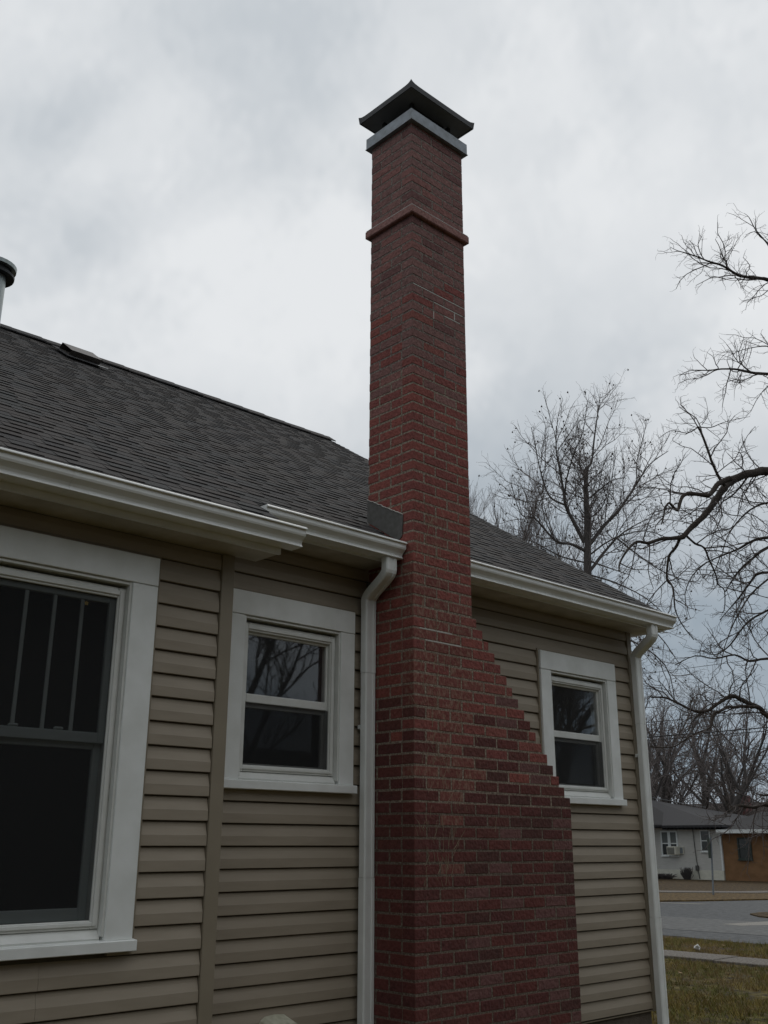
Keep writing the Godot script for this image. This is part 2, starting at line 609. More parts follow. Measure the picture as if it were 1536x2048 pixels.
func ring(s: Shape, x0: float, x1: float, y0: float, y1: float, z0: float, z1: float, wl: float, wr: float, wb: float, wt: float, e := 0.003) -> void:
	# a frame of four members; the uprights run full height
	s.cham(Vector3(x0, y0, z0), Vector3(x0 + wl, y1, z1), e)
	s.cham(Vector3(x1 - wr, y0, z0), Vector3(x1, y1, z1), e)
	s.cham(Vector3(x0 + wl + 0.0005, y0, z0), Vector3(x1 - wr - 0.0005, y0 + wb, z1 - 0.0005), e)
	s.cham(Vector3(x0 + wl + 0.0005, y1 - wt, z0), Vector3(x1 - wr - 0.0005, y1, z1 - 0.0005), e)


func window(home: Node3D, xc: float, y0: float, y1: float, z: float, cw: float, hh: float, label: String, barred: bool) -> void:
	var w := 0.356
	var a := xc - w
	var b := xc + w
	var o := group_part("window", home)
	o.position = Vector3(xc, y0, z) - where(home)
	o.set_meta("label", label)
	# painted trim round the opening
	put("head_casing", one_box(a - cw, b + cw, y1 + 0.001, y1 + hh, z - 0.01, z + 0.046, 0.003), M.white, o)
	put("side_casing", one_box(a - cw, a, y0 + 0.001, y1 - 0.0015, z - 0.01, z + 0.044, 0.003), M.white, o)
	put("side_casing", one_box(b, b + cw, y0 + 0.001, y1 - 0.0015, z - 0.01, z + 0.044, 0.003), M.white, o)
	var sl := Shape.new()
	sl.prism([Vector2(-0.1, 0.02), Vector2(-0.1, -0.046), Vector2(0.061, -0.046), Vector2(0.064, -0.043), Vector2(0.064, -0.003), Vector2(0.061, 0.0), Vector2(0.045, 0.001)], Vector3(a - cw - 0.013, y0, z), Vector3.BACK, Vector3.UP, Vector3(2 * w + 2 * cw + 0.026, 0, 0))
	put("sill", sl, M.white, o)
	var ch := Shape.new()
	ch.box(a - cw - 0.016, a - cw - 0.001, y0 + 0.002, y1 + hh + 0.014, z, z + 0.027)
	ch.box(b + cw + 0.001, b + cw + 0.016, y0 + 0.002, y1 + hh + 0.014, z, z + 0.027)
	ch.box(a - cw - 0.0005, b + cw + 0.0005, y1 + hh + 0.001, y1 + hh + 0.0135, z, z + 0.026)
	put("channel_trim", ch, M.siding_trim, o)
	# lining of the opening
	var ln := Shape.new()
	ln.box(a + 0.0005, a + 0.012, y0 + 0.02, y1 - 0.001, z - 0.12, z + 0.036)
	ln.box(b - 0.012, b - 0.0005, y0 + 0.02, y1 - 0.001, z - 0.12, z + 0.036)
	ln.box(a + 0.0125, b - 0.0125, y1 - 0.014, y1 - 0.0015, z - 0.12, z + 0.034)
	put("jamb", ln, M.vinyl, o)
	var f := 0.04
	var ya := y0 + 0.05
	var yb := y1 - 0.03
	# the sloped piece under the frame
	var ap := Shape.new()
	ap.prism([Vector2(-0.09, 0.048), Vector2(-0.09, 0.0215), Vector2(0.02, 0.002), Vector2(0.025, 0.012), Vector2(-0.006, 0.048)], Vector3(a + 0.013, y0, z), Vector3.BACK, Vector3.UP, Vector3(2 * w - 0.026, 0, 0))
	put("sub_sill", ap, M.vinyl, o)
	var zf := z + 0.016      # frame and sashes sit near the face of the trim
	var fr := Shape.new()
	ring(fr, a + 0.013, b - 0.013, ya, yb, zf - 0.085, zf - 0.012, f, f, 0.035, 0.05)
	ring(fr, a + 0.024, b - 0.024, ya + 0.012, yb - 0.014, zf - 0.0115, zf - 0.004, f - 0.018, f - 0.018, 0.016, 0.024, 0.002)
	put("frame", fr, M.vinyl, o)
	var xa := a + 0.0135 + f
	var xb := b - 0.0135 - f
	var yl := ya + 0.0355
	var yh := yb - 0.0505
	var ym := y0 + (y1 - y0) * (0.523 if barred else 0.472)
	var sash_m: Material = M.sash_dim if barred else M.vinyl
	var st := 0.03 if barred else 0.014
	var up := Shape.new()
	ring(up, xa, xb, ym, yh, zf - 0.055, zf - 0.03, st, st, 0.048, st)
	put("upper_sash", up, sash_m, o)
	var lo := Shape.new()
	ring(lo, xa, xb, yl, ym + 0.004, zf - 0.08, zf - 0.0555, st + 0.006, st + 0.006, 0.05 if barred else 0.012, 0.03)
	put("lower_sash", lo, sash_m, o)
	put("pane", one_box(xa + st * 0.5, xb - st * 0.5, ym + 0.03, yh - st * 0.5, zf - 0.044, zf - 0.041), M.glass, o)
	put("pane", one_box(xa + st * 0.5, xb - st * 0.5, yl + 0.02, ym - 0.01, zf - 0.07, zf - 0.067), M.glass, o)
	if barred:
		for i in 3:
			var x := lerpf(xa + st, xb - st, (i + 1) / 4.0)
			put("muntin", one_box(x - 0.009, x + 0.009, ym + 0.0485, yh - st - 0.0005, zf - 0.0405, zf - 0.033, 0.002), sash_m, o)
		for i in 2:
			var x := xc - 0.13 + i * 0.21
			put("sash_lock", one_box(x - 0.022, x + 0.022, ym + 0.049, ym + 0.062, zf - 0.054, zf - 0.03, 0.005), sash_m, o)
		put("insect_screen", one_box(xa - 0.004, xb + 0.004, yl - 0.004, yh + 0.004, zf - 0.0245, zf - 0.0225), M.screen, o)
	else:
		put("insect_screen", one_box(xa, xb, yl, ym - 0.003, zf - 0.0245, zf - 0.0225), M.screen, o)


func gutter(home: Node3D, x0: float, x1: float, zb: float, yb: float, label: String) -> Node3D:
	# zb: the fascia behind it, yb: its bottom
	var o := group_part("gutter", home)
	o.position = Vector3((x0 + x1) / 2, yb, zb) - where(home)
	o.set_meta("label", label)
	var outer := [Vector2(0, 0.0), Vector2(0.084, 0.0), Vector2(0.0915, 0.002), Vector2(0.0905, 0.005), Vector2(0.083, 0.013), Vector2(0.082, 0.016), Vector2(0.082, 0.022), Vector2(0.090, 0.034), Vector2(0.103, 0.045), Vector2(0.114, 0.054), Vector2(0.118, 0.064), Vector2(0.118, 0.086), Vector2(0.1205, 0.088), Vector2(0.129, 0.088), Vector2(0.1305, 0.0905), Vector2(0.1285, 0.096), Vector2(0.1225, 0.102), Vector2(0.112, 0.102)]
	var poly := PackedVector2Array()
	for p: Vector2 in outer:
		poly.append(p)
	poly.append(Vector2(0.112, 0.0995))
	poly.append(Vector2(0.1155, 0.085))
	poly.append(Vector2(0.1155, 0.066))
	poly.append(Vector2(0.100, 0.047))
	poly.append(Vector2(0.079, 0.024))
	poly.append(Vector2(0.079, 0.003))
	poly.append(Vector2(0.003, 0.003))
	poly.append(Vector2(0.003, 0.102))
	poly.append(Vector2(0.0, 0.102))
	var s := Shape.new()
	s.prism(poly, Vector3(x0, yb, zb), Vector3.BACK, Vector3.UP, Vector3(x1 - x0, 0, 0))
	put("trough", s, M.gutter, o)
	for e in [[x0 - 0.0025, 0.003], [x1 - 0.0005, 0.003]]:
		var cap := Shape.new()
		var pc := PackedVector2Array()
		for p: Vector2 in outer:
			pc.append(Vector2(p.x + (0.0015 if p.x > 0.01 else 0.0), p.y))
		pc.append(Vector2(0.0, 0.102))
		cap.prism(pc, Vector3(e[0], yb - 0.0005, zb), Vector3.BACK, Vector3.UP, Vector3(e[1], 0, 0))
		put("end_cap", cap, M.gutter, o)
	return o


func seam(o: Node3D, x: float, yb: float, zb: float) -> void:
	var s := Shape.new()
	s.prism([Vector2(0.0, -0.0015), Vector2(0.085, -0.0015), Vector2(0.0935, 0.0015), Vector2(0.0925, 0.006), Vector2(0.085, 0.0135), Vector2(0.084, 0.021), Vector2(0.092, 0.0325), Vector2(0.105, 0.0435), Vector2(0.1158, 0.0528), Vector2(0.1198, 0.0635), Vector2(0.1198, 0.0855), Vector2(0.1305, 0.0865), Vector2(0.1322, 0.0905), Vector2(0.130, 0.0968), Vector2(0.1235, 0.1035), Vector2(0.0, 0.1035)], Vector3(x, yb, zb), Vector3.BACK, Vector3.UP, Vector3(0.022, 0, 0))
	put("seam", s, M.gutter, o)


func rect_pipe(s: Shape, pts: PackedVector3Array, wx: float, d: float) -> void:
	# a rectangular downspout along pts, which keep near one x; corrugated a little on its face
	var rings := []
	for i in pts.size():
		var t := (pts[mini(i + 1, pts.size() - 1)] - pts[maxi(i - 1, 0)]).normalized()
		var nx := Vector3.RIGHT
		var nz := nx.cross(t).normalized()
		if nz.z < 0 and absf(nz.z) > 0.2:
			nz = -nz
		if absf(nz.z) <= 0.2 and nz.y < 0:
			nz = -nz
		var out := []
		for q in [[-1.0, -0.8], [-0.85, -1.0], [0.85, -1.0], [1.0, -0.8], [1.0, 0.75], [0.82, 1.0], [0.4, 1.0], [0.34, 0.86], [-0.34, 0.86], [-0.4, 1.0], [-0.82, 1.0], [-1.0, 0.75]]:
			out.append(pts[i] + nx * (q[0] * wx / 2) + nz * (q[1] * d / 2))
		rings.append(out)
	for i in rings.size() - 1:
		var a: Array = rings[i]
		var b: Array = rings[i + 1]
		for k in a.size():
			var j := (k + 1) % a.size()
			s.quad(a[k], a[j], b[j], b[k]) if pts[i + 1].y > pts[i].y else s.quad(a[j], a[k], b[k], b[j])


func downspout(home: Node3D, x: float, xg: float, ytop: float, zg: float, label: String, joints: Array) -> void:
	var o := group_part("downspout", home)
	o.position = Vector3(x, 0.1, 0.07) - where(home)
	o.set_meta("label", label)
	var z := 0.072
	var s := Shape.new()
	var p := PackedVector3Array()
	var n := 14
	# the offset under the gutter: down, back to the wall, down
	p.append(Vector3(xg, ytop, zg))
	p.append(Vector3(xg, ytop - 0.06, zg))
	for i in n + 1:
		var t := float(i) / n
		var e := t * t * (3 - 2 * t)
		p.append(Vector3(lerpf(xg, x, e), ytop - 0.075 - 0.15 * t, lerpf(zg, z, e)))
	p.append(Vector3(x, ytop - 0.28, z))
	rect_pipe(s, p, 0.089, 0.056)
	put("elbow", s, M.white, o)
	var y1 := ytop - 0.27
	var cuts: Array = [y1] + joints + [0.28]
	for i in cuts.size() - 1:
		var q := Shape.new()
		var k := 0.0015 * (i % 2)
		rect_pipe(q, [Vector3(x, cuts[i + 1] - 0.002, z), Vector3(x, cuts[i] - (0.0 if i == 0 else 0.0035), z)], 0.086 - 0.003 * (i % 2), 0.055 - 0.003 * (i % 2))
		put("pipe", q, M.white, o)
	var t := Shape.new()
	rect_pipe(t, [Vector3(x, 0.285, z), Vector3(x, 0.2, z), Vector3(x, 0.13, z + 0.03), Vector3(x, 0.09, z + 0.1), Vector3(x, 0.075, z + 0.3)], 0.079, 0.053)
	put("kick_out", t, M.white, o)
	var st := Shape.new()
	st.box(x - 0.04, x + 0.04, 2.2, 2.225, 0.026, z - 0.029)
	put("strap", st, M.white, o)


func house() -> void:
	var home := thing("house", "beige sided house with grey shingle roof, white gutters and white trimmed windows", "house", Vector3(2, 0, -4))
	var w1 := Rect2(3.609 - 0.356, 1.868, 0.712, 0.903)
	var w2 := Rect2(6.376 - 0.356, 1.868, 0.712, 0.903)
	var w3 := Rect2(2.004 - 0.356, 1.139, 0.712, 1.606)
	# the wall under the eave, with its two small windows
	var wall := group_part("wall", home)
	wall.set_meta("label", "beige dutch lap siding of the set back wall")
	wall_of(wall, 2.9, 7.13, 0.0, 0.10, 3.25, [w1, w2])
	put("foundation", one_box(2.9, 7.10, -0.2, 0.372, -0.2, -0.012), M.foundation, wall)
	put("starter_strip", one_box(2.96, 7.125, 0.374, 0.381, -0.01, 0.012), M.siding_trim, wall)
	boards(wall, 2.957, 4.216, 0.0, 0.38, 3.208, [grown(w1)])
	boards(wall, 4.73, 7.082, 0.0, 0.38, 3.208, [grown(w2)])
	put("corner_post", one_box(7.083, 7.142, 0.372, 3.206, -0.06, 0.024, 0.003), M.siding_trim, wall)
	# the wing that stands forward on the left
	var wing := group_part("wing_wall", home)
	wing.set_meta("label", "beige dutch lap siding of the wing that stands forward")
	wall_of(wing, -4.0, 2.93, 0.319, 0.12, 3.05, [w3])
	put("foundation", one_box(-4.0, 2.93, -0.2, 0.372, 0.0, 0.307), M.foundation, wing)
	boards(wing, -2.0, 1.6, 0.319, 1.2, 2.99, [])
	boards(wing, 1.601, 2.879, 0.319, 1.2, 2.99, [grown(w3)])
	boards(wing, -2.0, SEAM, 0.319, 0.38, 1.2967, [grown(w3)])
	boards(wing, SEAM - 0.005, 2.879, 0.319, 0.38, 1.2967, [grown(w3)])
	put("corner_post", one_box(2.88, 2.958, 0.372, 2.992, 0.262, 0.344, 0.003), M.siding_trim, wing)
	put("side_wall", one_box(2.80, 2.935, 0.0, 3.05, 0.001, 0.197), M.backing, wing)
	var ret := Shape.new()
	var k := 0
	while L0 + (k - 10) * C < 2.95:
		var y := L0 + (k - 10) * C
		ret.prism(board_profile(), Vector3(2.936, y, 0.26), Vector3.RIGHT, Vector3.UP, Vector3(0, 0, -0.235))
		k += 1
	put("return_boards", ret, M.siding, wing, true)
	window(home, 3.609, 1.868, 2.771, 0.0, 0.112, 0.137, "small white trimmed sash window between the wing and the chimney", false)
	window(home, 6.376, 1.868, 2.771, 0.0, 0.118, 0.137, "small white trimmed sash window right of the chimney", false)
	window(home, 2.004, 1.139, 2.745, 0.319, 0.138, 0.142, "tall white trimmed window with three upright bars", true)
	# the closed rest of the house
	var shell := Shape.new()
	shell.box(-4.12, -4.0, 0, 3.1, -8.5, 0.3)
	shell.box(-4.12, 7.13, 0, 3.2, -8.62, -8.5)
	put("back_wall", shell, M.siding_trim, home)
	var gab := Shape.new()
	gab.prism([Vector2(-8.5, 0), Vector2(-0.101, 0), Vector2(-0.101, roof_y(-0.101) - 0.12), Vector2(-4.138, roof_y(-4.138) - 0.12), Vector2(-8.5, 3.25)], Vector3(7.02, 0, 0), Vector3.BACK, Vector3.UP, Vector3(0.10, 0, 0))
	gab.prism([Vector2(-8.5, 3.1), Vector2(0.2, 3.05), Vector2(-4.138, roof_y(-4.138) - 0.12)], Vector3(-4.1, 0, 0), Vector3.BACK, Vector3.UP, Vector3(0.10, 0, 0))
	put("gable_wall", gab, M.siding_trim, home)
	var rm := Shape.new()
	rm.box(-3.99, 7.0, 0.3, 0.42, -8.49, -0.13)
	rm.box(-3.99, 7.0, 3.02, 3.06, -8.49, -0.13)
	rm.box(-3.99, 7.0, 0.43, 3.01, -2.6, -2.5)
	rm.box(2.70, 2.79, 0.43, 3.01, -2.49, 0.19)
	rm.box(5.0, 5.1, 0.43, 3.01, -2.49, -0.13)
	rm.box(-3.99, 2.69, 0.3, 0.42, -0.12, 0.19)
	rm.box(-3.99, 2.69, 3.0, 3.04, -0.12, 0.19)
	put("inner_room", rm, M.room, home)
	# eaves
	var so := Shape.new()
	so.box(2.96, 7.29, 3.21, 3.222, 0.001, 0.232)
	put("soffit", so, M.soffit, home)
	var sw := Shape.new()
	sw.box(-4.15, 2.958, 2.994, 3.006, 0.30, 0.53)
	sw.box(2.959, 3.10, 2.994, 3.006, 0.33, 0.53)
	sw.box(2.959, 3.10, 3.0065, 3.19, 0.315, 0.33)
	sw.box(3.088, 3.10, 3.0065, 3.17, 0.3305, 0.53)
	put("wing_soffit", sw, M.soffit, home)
	var fa := Shape.new()
	fa.box(2.96, 7.30, 3.205, 3.345, 0.2325, 0.250)
	fa.box(-4.15, 3.102, 2.99, 3.155, 0.5305, 0.548)
	put("fascia", fa, M.gutter, home)
	var rk := Shape.new()
	rk.prism([Vector2(0.25, roof_y(0.25) - 0.17), Vector2(0.25, roof_y(0.25) - 0.03), Vector2(-4.138, roof_y(-4.138) - 0.03), Vector2(-4.138, roof_y(-4.138) - 0.17)], Vector3(7.27, 0, 0), Vector3.BACK, Vector3.UP, Vector3(0.022, 0, 0))
	rk.prism([Vector2(-0.1, 3.2), Vector2(0.2325, 3.2), Vector2(0.2325, roof_y(0.2325) - 0.03), Vector2(-0.1, roof_y(-0.1) - 0.03)], Vector3(7.25, 0, 0), Vector3.BACK, Vector3.UP, Vector3(0.019, 0, 0))
	put("rake_board", rk, M.gutter, home)
	var rs := Shape.new()
	rs.prism([Vector2(0.23, roof_y(0.23) - 0.115), Vector2(0.23, roof_y(0.23) - 0.105), Vector2(-4.138, roof_y(-4.138) - 0.105), Vector2(-4.138, roof_y(-4.138) - 0.115)], Vector3(7.145, 0, 0), Vector3.BACK, Vector3.UP, Vector3(0.10, 0, 0))
	put("rake_soffit", rs, M.soffit, home)
	var g1 := gutter(home, -4.1, 3.17, 0.549, 3.024, "white gutter of the wing, ending in a cap below the other")
	seam(g1, 1.86, 3.024, 0.549)
	gutter(home, 3.13, 4.198, 0.251, 3.217, "short white gutter between the wing and the chimney")
	gutter(home, 4.745, 7.292, 0.251, 3.217, "white gutter right of the chimney")
	downspout(home, 4.163, 4.124, 3.216, 0.300, "white downspout beside the chimney", [2.54, 1.36])
	downspout(home, 7.12, 7.03, 3.216, 0.300, "white downspout at the right corner of the house", [2.46, 1.02])
	# a pale vent hood low on the set back wall
	var hd := Shape.new()
	var pf := PackedVector2Array([Vector2(-0.105, -0.2)])
	for i in 9:
		var a := PI - PI * i / 8.0
		pf.append(Vector2(0.105 * signf(cos(a)) * pow(absf(cos(a)), 0.5), 0.07 * sin(a)))
	pf.append(Vector2(0.105, -0.2))
	hd.prism(pf, Vector3(3.565, 0.627, 0.02), Vector3.RIGHT, Vector3.UP, Vector3(0.0, -0.03, 0.11))
	put("vent_hood", hd, M.hood, home)
	roof(home)


func grown(r: Rect2) -> Rect2:
	return Rect2(r.position.x - 0.03, r.position.y + 0.012, r.size.x + 0.06, r.size.y - 0.024)


func wall_of(wall: Node3D, x0: float, x1: float, z: float, thick: float, top: float, holes: Array) -> void:
	# the sheathing behind the boards, open where the windows are
	var s := Shape.new()
	var x := x0
	for h: Rect2 in holes:
		s.box(x, h.position.x - 0.0005, 0.373, top, z - thick, z)
		s.box(h.position.x, h.end.x, 0.373, h.position.y - 0.03, z - thick, z - 0.0004)
		s.box(h.position.x, h.end.x, h.end.y + 0.0005, top, z - thick, z - 0.0004)
		x = h.end.x + 0.0005
	s.box(x, x1, 0.373, top, z - thick, z)
	put("sheathing", s, M.backing, wall)


func roof(home: Node3D) -> void:
	var o := group_part("roof", home)
	o.set_meta("label", "grey brown laminated shingle roof")
	var ru := Vector3(0, sin(atan(K)), -cos(atan(K)))     # up the slope
	var rn := Vector3(0, cos(atan(K)), sin(atan(K)))      # out of it
	var dk := Shape.new()
	var d := 0.016
	dk.prism([Vector2(0.265, roof_y(0.265) - d), Vector2(-4.138, roof_y(-4.138) - d), Vector2(-4.138, roof_y(-4.138) - d - 0.05), Vector2(0.265, roof_y(0.265) - d - 0.03)], Vector3(-4.2, 0, 0), Vector3.BACK, Vector3.UP, Vector3(11.49, 0, 0))
	dk.prism([Vector2(0.575, roof_y(0.575) - d), Vector2(0.2655, roof_y(0.2655) - d), Vector2(0.2655, roof_y(0.2655) - d - 0.03), Vector2(0.575, roof_y(0.575) - d - 0.02)], Vector3(-4.2, 0, 0), Vector3.BACK, Vector3.UP, Vector3(7.31, 0, 0))
	dk.prism([Vector2(-4.1385, roof_y(-4.138) - d), Vector2(-9.0, roof_y(-4.138) - d - K * 4.86), Vector2(-9.0, roof_y(-4.138) - 0.06 - K * 4.86), Vector2(-4.1385, roof_y(-4.138) - 0.07)], Vector3(-4.2, 0, 0), Vector3.BACK, Vector3.UP, Vector3(11.49, 0, 0))
	put("deck", dk, M.deck, o)
	# the shingles: courses of tabs of uneven length, thick and thin
	var ex := 0.099
	var e0 := Vector3(0, roof_y(0.585), 0.585) - rn * 0.013
	var len_ := (0.585 + 4.138) / cos(atan(K))
	var rows := roundi(len_ / ex)
	ex = (len_ + 0.004) / rows
	var kinds := {}
	var all := []
	for r in rows:
		var at := e0 + ru * (r * ex)
		var right := 3.115 if at.z > 0.275 else 7.295
		if at.z > 0.275 and at.z - ex < 0.275:
			right = 3.115
		var x := -4.2 + rng.randf() * 0.2
		var thick := rng.randf() < 0.5
		while x < right - 0.01:
			var l: float = [0.10, 0.13, 0.17, 0.22][rng.randi() % 4] if thick else [0.09, 0.12, 0.16, 0.2][rng.randi() % 4]
			if right - x - l < 0.08:
				l = right - x
			var tone := rng.randi() % 6
			if x + l > 4.208 and x < 4.742 and at.z > -0.12 and at.z < 0.43:
				# cut round the chimney
				if 4.206 - x > 0.01:
					all.append([x, 4.206 - x, thick, at, tone])
				if x + l - 4.742 > 0.01:
					all.append([4.742, x + l - 4.742, thick, at, tone])
			else:
				all.append([x, l, thick, at, tone])
			x += l + 0.0008
			thick = not thick
	var eye := Vector3(0, 1.55, 4.65)
	var order := []
	for i in all.size():
		var a: Array = all[i]
		var p: Vector3 = a[3] + Vector3(a[0] + a[1] / 2, 0, 0)
		var seen: bool = p.x > 1.35 + maxf(0.0, (0.6 - p.z) * 0.30)
		order.append([(a[1] / (p - eye).length_squared() * absf((eye - p).normalized().dot(rn))) if seen else 0.0, i])
	order.sort_custom(func(a, b): return a[0] > b[0])
	var rest := Shape.new()
	var cols := [Color(0.066, 0.064, 0.064), Color(0.055, 0.056, 0.059), Color(0.078, 0.072, 0.069), Color(0.060, 0.066, 0.068), Color(0.088, 0.084, 0.082), Color(0.068, 0.060, 0.057)]
	for n in order.size():
		var a: Array = all[order[n][1]]
		var h := 0.0082 if a[2] else 0.0045
		var at: Vector3 = a[3] + Vector3(a[0], 0, 0)
		if n < 300:
			var s := Shape.new()
			tab(s, at - ru * 0.0, a[1], h, ru, rn, ex)
			put("shingle", s, M["shingle_%d" % a[4]], o)
		else:
			rest.tint = cols[a[4]]
			tab(rest, at, a[1], h, ru, rn, ex)
	put("shingles", rest, M.shingle_all, o, true)
	# caps along the ridge
	var x := -4.2
	while x < 7.2:
		var s := Shape.new()
		var y := roof_y(-4.138) + 0.012 + 0.003 * (int(x * 7.0) % 2)
		var l := minf(0.31, 7.3 - x)
		s.prism([Vector2(0.15, -0.15 * K - 0.012), Vector2(0.15, -0.15 * K), Vector2(0.02, -0.004), Vector2(-0.02, -0.004), Vector2(-0.15, -0.15 * K), Vector2(-0.15, -0.15 * K - 0.012), Vector2(0.0, -0.016)], Vector3(x, y, -4.138), Vector3.BACK, Vector3.UP, Vector3(l, 0.006, 0))
		put("ridge_cap", s, M["shingle_%d" % (rng.randi() % 3)], o)
		x += 0.30
	# low box vents near the ridge
	for i in 2:
		var xv: float = [3.79, 2.27][i]
		var zc: float = [-3.62, -3.62][i]
		var vb := group_part("roof_vent", home)
		var c0 := Vector3(xv, roof_y(zc), zc)
		vb.position = c0 - where(home)
		vb.set_meta("label", ["low box vent near the ridge", "low box vent cut by the left edge of the picture"][i])
		var hb := Shape.new()
		hb.prism([Vector2(-0.13, 0.02), Vector2(-0.12, 0.015), Vector2(-0.15, 0.07), Vector2(0.12, 0.085), Vector2(0.15, 0.02)], c0 - Vector3(0.155, 0, 0), ru, rn, Vector3(0.31, 0, 0))
		put("hood", hb, M.vent_plastic, vb)
		var ft := Shape.new()
		ft.prism([Vector2(-0.24, 0.012), Vector2(-0.24, 0.017), Vector2(0.24, 0.019), Vector2(0.24, 0.012)], c0 - Vector3(0.2, 0, 0), ru, rn, Vector3(0.40, 0, 0))
		put("flange", ft, M.shingle_1, vb)
		var nail := Shape.new()
		nail.prism([Vector2(-0.245, 0.0175), Vector2(-0.245, 0.021), Vector2(-0.225, 0.021), Vector2(-0.225, 0.0195)], c0 + Vector3(0.10, 0, 0), ru, rn, Vector3(0.1, 0, 0))
		put("sealant", nail, M.white_paint, vb)
	# the round flue near the left edge
	var fl := group_part("flue_pipe", home)
	var f0 := Vector3(2.93, roof_y(-3.75), -3.75)
	fl.position = f0 - where(home)
	fl.set_meta("label", "round metal flue with a double ring cap")
	var fp := Shape.new()
	fp.lathe([Vector2(0.125, -0.2), Vector2(0.125, 0.52)], f0, 24)
	put("pipe", fp, M.pipe_metal, fl)
	var cp := Shape.new()
	var yt := 0.50
	cp.lathe([Vector2(0.12, yt), Vector2(0.195, yt - 0.01), Vector2(0.198, yt + 0.012), Vector2(0.16, yt + 0.045), Vector2(0.16, yt + 0.075)], f0, 28)
	put("lower_ring", cp, M.dark_metal, fl)
	var c2 := Shape.new()
	c2.lathe([Vector2(0.10, yt + 0.078), Vector2(0.205, yt + 0.07), Vector2(0.209, yt + 0.105), Vector2(0.15, yt + 0.14), Vector2(0.0, yt + 0.16)], f0, 28)
	put("cap", c2, M.pipe_metal, fl)


func tab(s: Shape, at: Vector3, l: float, h: float, ru: Vector3, rn: Vector3, ex: float) -> void:
	var w := ru * (ex * 1.15)
	var x := Vector3(l, 0, 0)
	var a := at
	var hb := rn * h
	var ht := rn * 0.0015
	s.quad(a, a + x, a + x + hb, a + hb)
	s.quad(a + hb, a + x + hb, a + x + w + ht, a + w + ht)
	s.tri(a, a + hb, a + w + ht)
	s.tri(a + x, a + x + w + ht, a + x + hb)


# ---------------------------------------------------------------- the chimney

